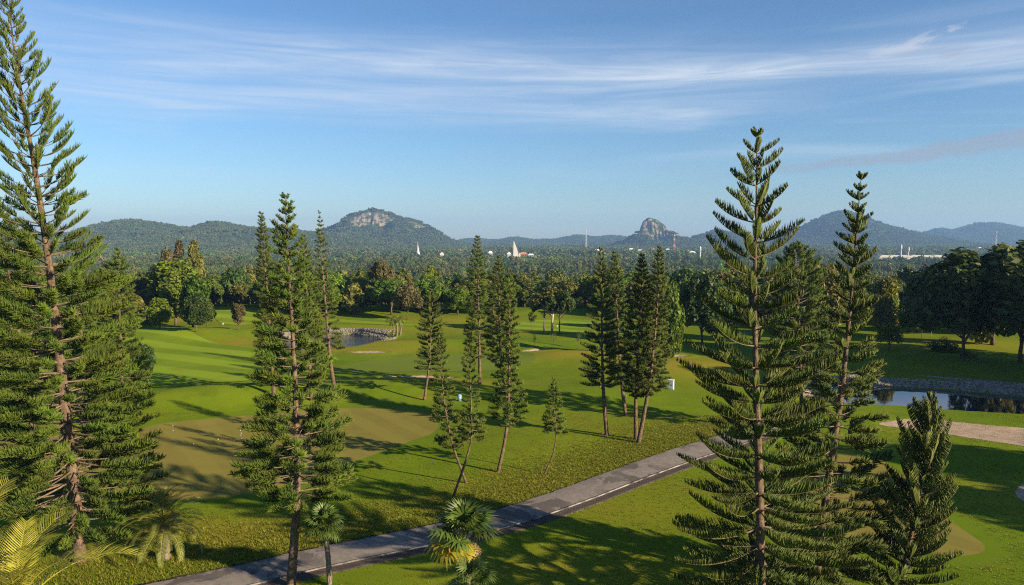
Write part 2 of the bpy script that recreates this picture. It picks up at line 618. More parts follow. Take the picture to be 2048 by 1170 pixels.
def gutter_fn(t, m):
    p = wpos(t)
    br = t.n('ShaderNodeTexBrick')
    mp = t.n('ShaderNodeMapping')
    t.put(mp.inputs[0], p)
    mp.inputs[2].default_value = (0, 0, R(-36))
    t.put(br.inputs['Vector'], mp.outputs[0])
    br.inputs['Scale'].default_value = 1.0
    br.inputs['Brick Width'].default_value = 0.22
    br.inputs['Row Height'].default_value = 0.11
    br.inputs['Mortar Size'].default_value = 0.014
    br.inputs['Color1'].default_value = (0.105, 0.085, 0.07, 1)
    br.inputs['Color2'].default_value = (0.065, 0.055, 0.046, 1)
    br.inputs['Mortar'].default_value = (0.02, 0.018, 0.016, 1)
    n = t.noise(p, 1.3, 5, 0.65)
    c = t.mix(t.math('MULTIPLY', t.ramp(n, 0.45, 0.7), 0.7), br.outputs[0], (0.03, 0.028, 0.022))
    return principled(t, c, 0.85, t.math('SUBTRACT', 1.0, br.outputs[1]), 0.8, 0.02, spec=0.2)


M['gutter'] = mat('dark_drain_bricks', gutter_fn)


def water_fn(k):
    def fn(t, m):
        p = wpos(t)
        n = t.noise(t.scale(p, (0.8, 2.2, 1)), 1.1, 3, 0.5)
        return principled(t, (0.012, 0.020, 0.026), 0.03, n, k, 0.04, spec=0.6)
    return fn


M['water'] = mat('still_water', water_fn(.05))
M['ripple'] = mat('rippled_water', water_fn(1.0))


def stone_fn(t, m):
    p = wpos(t)
    v = attr(t, 'v')
    n = t.noise(p, 2.0, 5, 0.65)
    c = t.mix(v, (0.13, 0.118, 0.10), (0.36, 0.32, 0.27))
    c = t.mix(t.math('MULTIPLY', t.ramp(n, 0.5, 0.75), 0.5), c, (0.06, 0.055, 0.04))
    return principled(t, c, 0.9, n, 0.4, 0.05, spec=0.2)


M['stone'] = mat('bank_stone', stone_fn)


def leaf_fn(dark, light, tr=0.25, hue=0.05, trcol=None, gloss=0.25):
    def fn(t, m):
        v = attr(t, 'v')
        oi = t.n('ShaderNodeObjectInfo')
        c = t.mix(v, dark, light)
        hs = t.n('ShaderNodeHueSaturation')
        t.put(hs.inputs['Hue'], t.math('ADD', 0.5 - hue / 2, t.math('MULTIPLY', oi.outputs['Random'], hue)))
        rr = t.math('FRACT', t.math('MULTIPLY', oi.outputs['Random'], 17.31))
        t.put(hs.inputs['Value'], t.math('ADD', 0.72, t.math('MULTIPLY', rr, 0.55)))
        t.put(hs.inputs['Color'], c)
        p = principled(t, hs.outputs[0], 0.55, spec=gloss)
        tl = t.n('ShaderNodeBsdfTranslucent')
        br = t.n('ShaderNodeHueSaturation')
        br.inputs['Value'].default_value = 1.5
        br.inputs['Hue'].default_value = 0.485
        t.put(br.inputs['Color'], hs.outputs[0])
        t.put(tl.inputs[0], br.outputs[0])
        mx = t.n('ShaderNodeMixShader')
        mx.inputs[0].default_value = tr
        t.put(mx.inputs[1], p)
        t.put(mx.inputs[2], tl.outputs[0])
        return mx.outputs[0]
    return fn


M['needle'] = mat('pine_needles', leaf_fn((0.030, 0.055, 0.008), (0.119, 0.147, 0.014), 0.12, 0.03))
M['needle_y'] = mat('light_green_pine_needles', leaf_fn((0.028, 0.060, 0.008), (0.135, 0.184, 0.014), 0.16, 0.03))  # lighter, greener needle tone carried by some of the pines
M['leaf_dark'] = mat('dark_leaves', leaf_fn((0.024, 0.045, 0.010), (0.075, 0.112, 0.017), 0.2))
M['leaf_mid'] = mat('green_leaves', leaf_fn((0.045, 0.083, 0.011), (0.128, 0.192, 0.018), 0.25))
M['leaf_olive'] = mat('olive_leaves', leaf_fn((0.077, 0.087, 0.016), (0.182, 0.175, 0.029), 0.2))
M['leaf_bright'] = mat('bright_leaves', leaf_fn((0.070, 0.126, 0.010), (0.182, 0.266, 0.022), 0.3))
M['leaf_brown'] = mat('brownish_leaves', leaf_fn((0.060, 0.058, 0.020), (0.135, 0.118, 0.042), 0.2, 0.02))
M['palm'] = mat('palm_leaves', leaf_fn((0.068, 0.105, 0.014), (0.225, 0.255, 0.036), 0.25))
M['palm_y'] = mat('yellow_green_palm_leaves', leaf_fn((0.180, 0.192, 0.021), (0.360, 0.324, 0.048), 0.3, 0.02))
M['palm_d'] = mat('date_palm_leaves', leaf_fn((0.095, 0.120, 0.022), (0.250, 0.260, 0.065), 0.25, 0.02))
M['fan'] = mat('fan_palm_leaves', leaf_fn((0.030, 0.062, 0.010), (0.095, 0.150, 0.020), 0.2, 0.02, gloss=0.5))
M['fan_y'] = mat('yellowing_fan_leaves', leaf_fn((0.26, 0.20, 0.015), (0.42, 0.34, 0.04), 0.25, 0.02))
M['dead'] = mat('dead_leaves', leaf_fn((0.10, 0.07, 0.035), (0.20, 0.145, 0.08), 0.1, 0.02))
M['blade'] = mat('grass_blades', leaf_fn((0.078, 0.111, 0.007), (0.221, 0.208, 0.016), 0.3, 0.04))
M['forest'] = mat('forest_leaves', leaf_fn((0.039, 0.068, 0.014), (0.128, 0.158, 0.029), 0.15, 0.09))
M['hill_leaf'] = mat('hill_forest_leaves', leaf_fn((0.039, 0.065, 0.016), (0.111, 0.137, 0.030), 0.1, 0.06))


def bark_fn(a, b, ring=0.0, sc=3.0):
    def fn(t, m):
        p = wpos(t)
        n = t.noise(t.scale(p, (1, 1, 0.35)), sc * 3, 5, 0.7)
        k = t.noise(t.scale(p, (0.4, 0.4, 2.2)), sc, 4, 0.65)
        c = t.mix(t.ramp(n, 0.32, 0.7), a, b)
        c = t.mix(t.math('MULTIPLY', t.ramp(k, 0.5, 0.68), ring), c, tuple(q * 0.45 for q in a))
        return principled(t, c, 0.9, t.math('ADD', n, k), 0.9, 0.06, spec=0.15)
    return fn


M['bark'] = mat('pine_bark', bark_fn((0.060, 0.043, 0.030), (0.185, 0.132, 0.088), 0.65))
M['bark_branch'] = mat('branch_bark', bark_fn((0.095, 0.075, 0.048), (0.21, 0.165, 0.108), 0.0))
M['bark_dark'] = mat('dark_bark', bark_fn((0.06, 0.048, 0.037), (0.16, 0.125, 0.095), 0.4))
M['bark_palm'] = mat('palm_bark', bark_fn((0.10, 0.085, 0.065), (0.24, 0.20, 0.155), 0.8, 5.0))
M['bark_pale'] = mat('pale_bark', bark_fn((0.30, 0.26, 0.20), (0.50, 0.44, 0.36), 0.3))

# ------------------------------------------------------------------ the ground: one sheet to the horizon
def axis_steps(lo, hi, f0, f1, step, grow=1.09):
    a = list(np.arange(f0, f1 + 1e-6, step))
    s, x = step, f1
    while x < hi:
        s *= grow
        x += s
        a.append(min(x, hi))
    s, x = step, f0
    while x > lo:
        s *= grow
        x -= s
        a.insert(0, max(x, lo))
    return np.array(a)


FAR = 6800.0
XS = axis_steps(-5200, 5200, -52, 62, 0.5)
YS = axis_steps(-120, FAR, 26, 135, 0.5)


def build_ground():
    gx, gy = np.meshgrid(XS, YS)
    x, y = gx.ravel(), gy.ravel()
    z = H(x, y)
    nx, ny = len(XS), len(YS)
    i = np.arange(nx * ny).reshape(ny, nx)
    q = np.stack([i[:-1, :-1], i[:-1, 1:], i[1:, 1:], i[1:, :-1]], -1).reshape(-1, 4)
    dry = np.zeros(len(x))
    # sun-bleached knolls and verges of the course
    for px, py, rx, ry, k in ((420, 1068, 9, 2.4, .75), (230, 1090, 6, 2.5, .3), (1000, 1010, 6, 3.0, .55), (1130, 965, 6, 3.0, .45), (620, 1062, 5, 1.4, .6), (690, 702, 16, 2.5, .7),
                              (470, 690, 7, 5, .75), (1140, 716, 9, 4, .8), (1390, 735, 12, 9, .75), (330, 638, 14, 5, .8), (640, 770, 7, 2.0, .6), (960, 770, 7, 2.5, .5),
                              (760, 692, 8, 3, .7), (1110, 905, 6, 5, .2), (1200, 850, 10, 4, .25), (700, 645, 40, 5, .35), (1000, 660, 30, 8, .4), (1880, 770, 30, 8, .35), (1240, 1020, 7, 4, .35), (1150, 1140, 8, 3, .45), (1350, 975, 6, 3, .3),
                              (2040, 1000, 3, 3, .6), (1850, 690, 18, 8, .5), (500, 655, 10, 3, .6), (780, 655, 10, 4, .4), (850, 640, 30, 6, .6),
                              *[(a, b, .8, .7, .75) for a, b in ((1214, 870), (1252, 832), (1272, 879), (1277, 886), (995, 944), (934, 966), (903, 998), (1086, 949), (672, 794), (960, 768), (1009, 793), (848, 800), (581, 1172), (160, 1122), (247, 832))]):
        cx, cy_ = flat(px, py)
        dry = np.maximum(dry, min(1, k * 1.2) * np.exp(-(((x - cx) / rx) ** 2 + ((y - cy_) / ry) ** 2)))
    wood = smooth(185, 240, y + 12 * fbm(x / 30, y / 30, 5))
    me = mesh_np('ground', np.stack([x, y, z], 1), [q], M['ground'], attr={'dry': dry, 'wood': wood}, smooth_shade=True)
    tag(link('ground', me), kind='structure', label='rolling mown grass ground of the golf course and plain')


build_ground()


def drape(name, poly, lift, material, step=0.8):
    """a sheet with the given outline laid over the terrain"""
    p = np.array(poly)
    xs = np.arange(p[:, 0].min(), p[:, 0].max(), step)
    ys = np.arange(p[:, 1].min(), p[:, 1].max(), step)
    gx, gy = np.meshgrid(xs, ys)
    x, y = gx.ravel(), gy.ravel()
    s = poly_sd(poly, x, y)
    k = s < -0.35 * step
    pts = [Vector(a) for a in poly] + [Vector((a, b)) for a, b in zip(x[k], y[k])]
    n = len(poly)
    vs, _e, fs, *_ = delaunay_2d_cdt(pts, [(i, (i + 1) % n) for i in range(n)], [list(range(n))], 1, 1e-5)
    v = np.array([(a.x, a.y) for a in vs])
    z = H(v[:, 0], v[:, 1]) + lift
    me = bpy.data.meshes.new(name)
    me.from_pydata([(a, b, c) for (a, b), c in zip(v, z)], [], [tuple(f) for f in fs])
    me.materials.append(material)
    me.polygons.foreach_set('use_smooth', [True] * len(me.polygons))
    me.update()
    if len(me.polygons) and sum(pl.normal.z for pl in me.polygons) < 0:
        me.flip_normals()
    return link(name, me)


def grow(poly, d):
    """outline pushed outwards by d"""
    p = np.array(poly)
    a = 0.5 * np.sum(p[:, 0] * np.roll(p[:, 1], -1) - np.roll(p[:, 0], -1) * p[:, 1])
    t = np.roll(p, -1, 0) - np.roll(p, 1, 0)
    n = np.stack([t[:, 1], -t[:, 0]], 1)
    n /= np.linalg.norm(n, axis=1)[:, None] + 1e-9
    return [tuple(q) for q in p + n * d * (1 if a > 0 else -1)]


tag(drape('fringe_ground', grow(GREEN_NEAR, 1.6), 0.010, M['fringe']), kind='structure', label='bright mown fringe round the near practice green')
tag(drape('putting_green_ground', GREEN_NEAR, 0.022, M['green']), kind='structure', label='olive brown practice putting green left of the cart path')
tag(drape('fringe_ground', grow(GREEN_RIGHT, 1.3), 0.010, M['fringe']), kind='structure', label='bright mown fringe round the green under the big pines')
tag(drape('putting_green_ground', GREEN_RIGHT, 0.022, M['green']), kind='structure', label='olive brown putting green under the big pines')
tag(drape('putting_green_ground', GREEN_MID, 0.025, M['green_mid'], 1.0), kind='structure', label='pale smooth putting green beyond the bunkers')
for i, f in enumerate(FAIRWAYS):
    tag(drape('fairway_ground', f, 0.03 + 0.004 * i, M['fairway'], 1.2), kind='structure',
        label=['striped bright green fairway at the left', 'sunlit far fairway behind the middle pines', 'far fairway strip below the coconut palms', 'far fairway bank behind the pond'][i])
for poly, lab, dep in BUNKERS:
    tag(drape('sand_bunker', poly, 0.02, M['sand'], 0.5), lab, 'bunker', 'sand bunkers', 'structure')

# ------------------------------------------------------------------ ponds and their stone banks
def flat_sheet(name, poly, z, material):
    vs, _e, fs, *_ = delaunay_2d_cdt([Vector(a) for a in poly], [(i, (i + 1) % len(poly)) for i in range(len(poly))], [list(range(len(poly)))], 1, 1e-5)
    me = bpy.data.meshes.new(name)
    me.from_pydata([(a.x, a.y, z) for a in vs], [], [tuple(f) for f in fs])
    me.materials.append(material)
    me.update()
    if sum(pl.normal.z for pl in me.polygons) < 0:
        me.flip_normals()
    return link(name, me)


tag(flat_sheet('pond_water', grow(POND_RIGHT, 0.25), WATER_Z, M['water']), kind='structure', label='dark still pond reflecting trees at the right')
tag(flat_sheet('pond_water', grow(POND_MID, 0.25), WATER_Z, M['ripple']), kind='structure', label='small blue pond behind the left pines')

ICO_V = np.array([(0, 0, 1), (.894, 0, .447), (.276, .851, .447), (-.724, .526, .447), (-.724, -.526, .447), (.276, -.851, .447), (.724, .526, -.447), (-.276, .851, -.447), (-.894, 0, -.447), (-.276, -.851, -.447), (.724, -.526, -.447), (0, 0, -1)])
ICO_F = np.array([(0, 1, 2), (0, 2, 3), (0, 3, 4), (0, 4, 5), (0, 5, 1), (1, 6, 2), (2, 7, 3), (3, 8, 4), (4, 9, 5), (5, 10, 1), (6, 7, 2), (7, 8, 3), (8, 9, 4), (9, 10, 5), (10, 6, 1), (11, 7, 6), (11, 8, 7), (11, 9, 8), (11, 10, 9), (11, 6, 10)])


def stone_bank(name, label, line, top, width, nper, size, away=1, vmax=1.0):
    """rubble revetment from the water's edge up the bank: wall core with many set stones"""
    line = [np.array(p) for p in open_curve(line, 8)]
    vs, fs = [], []
    n = len(line)
    frames = []
    for i, p in enumerate(line):
        t = line[min(i + 1, n - 1)] - line[max(i - 1, 0)]
        t = t / (np.linalg.norm(t) + 1e-9)
        nrm = np.array([-t[1], t[0]])
        if nrm[1] * away < 0:
            nrm = -nrm
        frames.append((p, nrm))
        for w, z in ((-0.3, WATER_Z - 0.4), (0, WATER_Z), (width * .55, WATER_Z + (top - WATER_Z) * .72), (width, top), (width + .5, top + .03), (width + .7, top - .6)):
            q = p + nrm * w
            vs.append((q[0], q[1], z))
    k = 6
    for i in range(n - 1):
        for j in range(k - 1):
            fs.append((i * k + j, (i + 1) * k + j, (i + 1) * k + j + 1, i * k + j + 1))
    me = mesh_np('core', vs, [np.array(fs)], M['stone'], attr={'v': np.full(len(vs), .25 * vmax)})
    root = link(name, me)
    tag(root, label, 'stone bank')
    seg = RNG.integers(0, n - 1, nper)
    fr = RNG.random(nper)
    w = RNG.random(nper)
    V, FF, VV = [], [], []
    for a in range(nper):
        p0, n0 = frames[seg[a]]
        p1, n1 = frames[seg[a] + 1]
        p = p0 + (p1 - p0) * fr[a]
        ww = w[a] * width * 1.05
        u = min(ww / width, 1)
        z = WATER_Z + (top - WATER_Z) * (u / .55 * .72 if u < .55 else .72 + (u - .55) / .45 * .28)
        q = p + n0 * ww
        s = size * (0.5 + RNG.random() * 0.9)
        jit = 1 + (RNG.random((12, 1)) - .5) * .5
        V.append(ICO_V * jit * np.array([s * 1.2, s * .9, s * .7]) + np.array([q[0], q[1], z + .02]))
        FF.append(ICO_F + 12 * a)
        VV.append(np.full(12, RNG.random() * vmax))
    st = link('stones', mesh_np('stones', np.concatenate(V), [np.concatenate(FF)], M['stone'], attr={'v': np.concatenate(VV)}), root)
    st['kind'] = 'stuff'
    return root


W2 = lambda pts: [flat(a, b, WATER_Z) for a, b in pts]
stone_bank('stone_bank', 'long curved grey stone bank on the far shore of the right pond', W2([(1610, 796), (1650, 784), (1700, 778.5), (1770, 773.5), (1860, 777), (1960, 785), (2060, 794), (2220, 805)]), 0.16, 2.7, 5200, 0.11)
stone_bank('stone_bank', 'stone rubble bank on the far shore of the small blue pond', W2([(575, 678), (610, 671.5), (660, 670.5), (720, 670.5), (772, 673.5)]), 0.22, 1.9, 1900, 0.14, vmax=.35)
stone_bank('stone_bank', 'dark stone slope at the near corner of the small blue pond', W2([(712, 699.5), (728, 692), (752, 684), (776, 680), (805, 684)]), -0.05, 2.6, 700, 0.16, -1, .15)

# ------------------------------------------------------------------ cart path with kerb and drain
PATH = [np.array(flat(a, b)) for a, b in [(-60, 1262), (120, 1224), (300, 1190), (480, 1152), (620, 1119), (760, 1090), (900, 1061), (1030, 1028), (1150, 988), (1265, 946), (1370, 911), (1450, 886), (1520, 858), (1572, 832), (1612, 812), (1660, 800), (1720, 795), (1790, 815)]]


def offset_line(line, d):
    out, n = [], len(line)
    for i, p in enumerate(line):
        t = line[min(i + 1, n - 1)] - line[max(i - 1, 0)]
        t = t / np.linalg.norm(t)
        out.append(p + np.array([-t[1], t[0]]) * d)
    return out


def ribbon(name, line, offs, material, parent=None):
    """offs: list of (sideways offset, height over terrain)"""
    rows = [offset_line(line, o) for o, _z in offs]
    n, k = len(line), len(offs)
    P = np.array(rows).transpose(1, 0, 2).reshape(-1, 2)
    z = H(P[:, 0], P[:, 1]) + np.tile([o[1] for o in offs], n)
    i = np.arange(n * k).reshape(n, k)
    q = np.stack([i[:-1, :-1], i[1:, :-1], i[1:, 1:], i[:-1, 1:]], -1).reshape(-1, 4)[:, ::-1]
    me = mesh_np(name, np.column_stack([P, z]), [q], material, smooth_shade=False)
    if sum(pl.normal.z for pl in me.polygons) < 0:
        me.flip_normals()
    return link(name, me, parent)


PL = open_curve(PATH[:-3], 14)
HW = 1.25
jag = 0.10
PLj = [p + (RNG.random(2) - .5) * .02 for p in PL]
cart = ribbon('cart_path', PLj, [(HW + .02, .012), (HW * .6, .045), (0, .055), (-HW * .6, .05), (-HW, .04)], M['asphalt'])
tag(cart, kind='structure', label='grey worn asphalt cart path running diagonally through the lawn')
tag(ribbon('kerb', PL, [(-HW, -.05), (-HW - .003, .075), (-HW - .09, .07), (-HW - .095, -.08)], M['kerb'], cart), label='thin pale concrete kerb line')
M['soil'] = plain('dark_soil', (0.045, 0.036, 0.024), 0.95, .1, .5, 4.0)
PLe = [p + (RNG.random(2) - .5) * .09 for p in open_curve(PATH[:-3], 40)]
tag(ribbon('soil_edge', PLe, [(HW + .20, .008), (HW + .03, .022)], M['soil'], cart), label='ragged dark soil edge of the asphalt')
tag(ribbon('drain_gutter', PL, [(-HW - .096, .012), (-HW - .35, -.0), (-HW - .60, .012), (-HW - .85, .03), (-HW - .87, -.05)], M['gutter'], cart), label='dark brick drain gutter beside the kerb')

# ------------------------------------------------------------------ hills
ROCK = None


def hill_fn(t, m):
    p = wpos(t)
    n = t.noise(p, 0.03, 5, 0.65)
    g = t.mix(t.ramp(n, 0.35, 0.65), (0.030, 0.048, 0.014), (0.060, 0.078, 0.022))
    a = t.noise(t.scale(p, (1, 1, 0.3)), 0.035, 6, 0.7)
    b = t.noise(t.scale(p, (1.4, 1, 0.25)), 0.12, 5, 0.7)
    r = t.mix(t.ramp(a, 0.38, 0.62), (0.29, 0.225, 0.165), (0.15, 0.13, 0.11))
    r = t.mix(t.math('MULTIPLY', t.ramp(b, 0.52, 0.66), 0.75), r, (0.09, 0.085, 0.06))
    veg = t.noise(t.scale(p, (1, 1, 1.6)), 0.045, 6, 0.68)
    veg = t.ramp(veg, 0.535, 0.475)
    c = t.mix(t.math('MULTIPLY', attr(t, 'rock'), veg), g, r)
    return principled(t, c, 0.95, b, 0.8, 6.0, spec=0.05)


M['hill'] = mat('wooded_hill_ground', hill_fn)
HILL_PTS = []      # tree places on the hills
PLAIN = -24.0


def hill(label, D, prof, lf, lb, cliff=None, seed=1, spur=0.25, dens=1.0, zmax=1e9):
    px = np.array([p[0] for p in prof], float)
    py = np.array([p[1] for p in prof], float)
    nu, nv = 190, 84
    u = np.linspace(px[0], px[-1], nu)
    ridge = np.interp(u, px, py)
    # soften the traced outline a little
    ker = np.array([1, 2, 3, 2, 1]) / 9.0
    ridge = np.convolve(np.pad(ridge, 2, mode='edge'), ker, 'valid')
    zr = CAMH + (475 - ridge) / F * D - (1.5 if zmax < 1e8 else 4.0)
    v = np.concatenate([np.linspace(-1, -.2, 34), np.linspace(-.19, .0, 26), np.linspace(.03, 1, 24)])
    U, Vv = np.meshgrid(u, v)
    Z0 = np.tile(zr, (len(v), 1))
    depth = np.where(Vv < 0, Vv * lf, Vv * lb)
    Y = D + depth + 60 * fbm(U / 90.0, U * 0 + 1.5, seed + 40, 3)
    X = (U - 1024) / F * D * (1 + depth / D * 0.35)
    sh = np.where(Vv < 0, (1 + Vv) ** 1.25, (1 - Vv) ** 1.3)
    sh = sh * sh * (3 - 2 * sh) * .35 + sh * .65
    cm = np.zeros_like(U)
    if cliff:
        for (c0, c1, v0, v1, s0, s1) in cliff:
            wgt = smooth(c0 - 10, c0 + 10, U) * (1 - smooth(c1 - 10, c1 + 10, U))
            wob = .012 * fbm(U / 9.0, U * 0 + .3, seed + 3, 3)
            vv = Vv + wob
            step = np.where(vv > v1, 1 - (1 - s1) * (vv / v1), np.where(vv > v0, s0 + (s1 - s0) * (vv - v0) / (v1 - v0), s0 * np.clip((1 + vv) / (1 + v0), 0, 1) ** 1.1))
            step = np.where(vv >= 0, sh, step)
            sh = sh + (step - sh) * wgt
            cm = np.maximum(cm, wgt * ((vv > v0 - .01) & (vv < v1 + .004)))
    ins = np.sin(math.pi * np.clip(np.abs(Vv), 0, 1))
    nz = fbm(X / 260.0, Y / 260.0, seed, 4)
    Z = PLAIN - 6 + (Z0 - PLAIN + 6) * np.clip(sh * (1 + spur * nz * ins), 0, 1.0)
    Z += 5 * fbm(X / 70.0, Y / 70.0, seed + 9, 3) * np.clip(ins * 2, 0, 1)
    if cliff:
        Y = Y - cm * 26 * np.abs(fbm(U / 7.0, Z / 60.0, seed + 21, 4))
    i = np.arange(U.size).reshape(U.shape)
    q = np.stack([i[:-1, :-1], i[:-1, 1:], i[1:, 1:], i[1:, :-1]], -1).reshape(-1, 4)
    me = mesh_np('hill', np.stack([X.ravel(), Y.ravel(), Z.ravel()], 1), [q], M['hill'], attr={'rock': cm.ravel()}, smooth_shade=True)
    o = link('hill', me)
    tag(o, label, 'hill', 'hills on the horizon', 'structure')
    # places for trees
    area = (X[:, -1].mean() - X[:, 0].mean()) * (lf + lb * .25)
    n = int(area / 330.0 * dens)
    ui = RNG.random(n) * (nu - 1.001)
    vi = RNG.random(n)
    vt = -1 + vi * 1.25
    k = np.searchsorted(v, vt).clip(1, len(v) - 1)
    j = ui.astype(int)
    f = ui - j
    g = ((vt - v[k - 1]) / (v[k] - v[k - 1])).clip(0, 1)

    def pick(A):
        return (A[k - 1, j] * (1 - f) + A[k - 1, j + 1] * f) * (1 - g) + (A[k, j] * (1 - f) + A[k, j + 1] * f) * g
    x, y, z, c = pick(X), pick(Y), pick(Z), pick(cm)
    ok = (c < .25) & (z > PLAIN - 3) & (z < zmax)
    HILL_PTS.append(np.stack([x[ok], y[ok], z[ok]], 1))
    return o


hill('broad wooded hill with two low rounded summits at the left', 2500, [(-260, 500), (-160, 470), (0, 462), (120, 468), (190, 462), (215, 446), (265, 438), (315, 446), (345, 453), (390, 456), (425, 441), (470, 450), (520, 457), (600, 461), (680, 468), (760, 481), (860, 497)], 1000, 600, seed=3, spur=.5)
hill('pointed wooded hill with a pale orange cliff face below its summit', 3000, [(560, 497), (620, 470), (655, 456), (682, 447), (705, 430), (738, 416), (768, 419), (800, 433), (838, 441), (872, 462), (905, 481), (980, 497)], 620, 500,
     cliff=[(712, 792, -.105, -.045, .60, .92), (826, 850, -.07, -.045, .74, .93)], seed=8, spur=.35)
hill('long low blue ridge in the middle of the horizon', 4300, [(840, 492), (900, 483), (935, 477), (1000, 480), (1028, 473), (1062, 479), (1112, 478), (1156, 469), (1192, 474), (1225, 470), (1262, 475), (1330, 474), (1420, 482), (1500, 492)], 700, 500, seed=12, spur=.4)
hill('steep bare rock outcrop with a blunt top', 2900, [(1200, 497), (1240, 487), (1262, 478), (1280, 462), (1285, 443), (1296, 434), (1312, 438), (1327, 449), (1334, 461), (1352, 473), (1385, 478), (1440, 492)], 380, 340,
     cliff=[(1284, 1332, -.13, -.03, .30, .95)], seed=15, spur=.2, zmax=38)
hill('low wooded knoll showing behind the nearest right pine', 3300, [(1340, 497), (1372, 482), (1400, 467), (1432, 458), (1462, 468), (1520, 482), (1580, 497)], 420, 400, seed=22, spur=.3)
hill('high bluish cone shaped hill between the two tall right pines', 3500, [(1500, 497), (1560, 474), (1600, 456), (1640, 433), (1678, 421), (1705, 424), (1750, 442), (1800, 457), (1850, 469), (1920, 482), (2000, 497)], 700, 500, seed=27, spur=.35)
hill('far blue double humped hill at the right edge', 4700, [(1800, 492), (1835, 470), (1876, 455), (1902, 460), (1950, 446), (1988, 444), (2040, 455), (2100, 450), (2200, 462), (2320, 474), (2460, 492)], 800, 500, seed=31, spur=.35)
hill('faint far ridge beyond the left hills', 5000, [(-700, 490), (-500, 466), (-300, 455), (-100, 466), (200, 470), (500, 472), (700, 470), (900, 482), (1000, 492)], 600, 500, seed=37, spur=.3, dens=.4)

# ------------------------------------------------------------------ leaf clouds and trees
def rand_dirs(n, rng):
    d = rng.normal(size=(n, 3))
    return d / np.linalg.norm(d, axis=1)[:, None]


def leaf_quads(c, size, rng, up=0.35, out=None, aspect=0.62):
    """a diamond shaped leaf face at each centre"""
    n = len(c)
    nrm = rand_dirs(n, rng)
    nrm[:, 2] += up
    if out is not None:
        nrm += out
    nrm /= np.linalg.norm(nrm, axis=1)[:, None] + 1e-9
    a = np.cross(nrm, rand_dirs(n, rng))
    a /= np.linalg.norm(a, axis=1)[:, None] + 1e-9
    b = np.cross(nrm, a)
    s = (size * (0.6 + 0.8 * rng.random(n)))[:, None]
    V = np.stack([c - a * s, c + b * s * aspect, c + a * s, c - b * s * aspect], 1).reshape(-1, 3)
    return V, np.arange(4 * n).reshape(n, 4)


def clumps(kind, rng):
    """clump centres (unit crown: about 1 wide each side, 0..1 high) and radii"""
    C, Rr = [], []
    if kind == 'round':
        n = 34
        for i in range(n):
            d = rand_dirs(1, rng)[0]
            d[2] = abs(d[2]) * 1.1 - .25
            r = .62 + .3 * rng.random()
            C.append((d[0] * r, d[1] * r, .42 + d[2] * .5 * (.8 + .3 * rng.random())))
            Rr.append(.20 + .15 * rng.random())
        C.append((0, 0, .45)); Rr.append(.4)
    elif kind == 'oval':
        n = 38
        for i in range(n):
            h = rng.random()
            w = (math.sin(math.pi * (h * .88 + .1)) ** .7) * .78
            a = rng.random() * 2 * math.pi
            k = w * (.6 + .4 * rng.random())
            C.append((math.cos(a) * k, math.sin(a) * k, h * .95))
            Rr.append(.17 + .14 * rng.random())
    elif kind == 'umbrella':
        n = 34
        for i in range(n):
            a = rng.random() * 2 * math.pi
            k = math.sqrt(rng.random()) * .95
            C.append((math.cos(a) * k, math.sin(a) * k, .72 - .42 * k * k + .18 * (rng.random() - .5)))
            Rr.append(.15 + .12 * rng.random())
    elif kind == 'wispy':
        n = 46
        for i in range(n):
            h = rng.random() ** .8
            w = .85 * (1 - h) ** .55 * (.35 + .65 * min(1, h * 4))
            a = rng.random() * 2 * math.pi
            k = w * (.35 + .65 * rng.random())
            C.append((math.cos(a) * k, math.sin(a) * k, h))
            Rr.append(.10 + .12 * rng.random())
    elif kind == 'shrub':
        for i in range(24):
            a = rng.random() * 2 * math.pi
            k = math.sqrt(rng.random()) * .8
            C.append((math.cos(a) * k, math.sin(a) * k, .15 + .65 * rng.random() * (1 - k * .5)))
            Rr.append(.22 + .14 * rng.random())
    return np.array(C), np.array(Rr)


def crown_np(kind, rng, W, Hc, nleaf, leaf):
    """leaf faces of a crown W half-wide and Hc high, base at z=0"""
    C, Rr = clumps(kind, rng)
    w = Rr ** 2
    cnt = np.maximum((nleaf * w / w.sum()).astype(int), 6)
    pts, vals, outs = [], [], []
    for c, r, n in zip(C, Rr, cnt):
        d = rand_dirs(n, rng)
        rad = r * (0.55 + 0.5 * rng.random(n) ** .6)[:, None]
        p = c + d * rad * np.array([1, 1, .8])
        pts.append(p)
        outs.append(d * .8)
        vals.append(np.clip(rng.random() * .55 + .45 * rng.random(n), 0, 1))
    P = np.concatenate(pts) * np.array([W, W, Hc])
    V, Fq = leaf_quads(P, leaf, rng, .4, np.concatenate(outs))
    return V, Fq, np.repeat(np.concatenate(vals), 4), C * np.array([W, W, Hc])


def limb_mesh(name, hgt, trunk_r, tips, rng, material, split=0.35, lean=0.0, k=7):
    mb = MB()
    top = Vector((lean * hgt, 0, hgt * (split + .25)))
    mb.tube([(0, 0, -.25), (lean * .1 * hgt, 0, hgt * split * .5), (lean * .5 * hgt, 0.02 * hgt, hgt * split), top], [trunk_r * 1.35, trunk_r, trunk_r * .85, trunk_r * .45], k)
    for t_ in tips:
        z0 = hgt * (split * (.75 + .5 * rng.random()))
        s = Vector((lean * .4 * hgt, 0, z0))
        e = Vector(t_)
        mid = s.lerp(e, .5) + Vector((0, 0, -.08 * (e - s).length))
        mb.tube([s, mid, e], [trunk_r * .5, trunk_r * .33, trunk_r * .1], 5, cap=False)
    return mb.mesh(name, material, True)


TREE_CACHE = {}


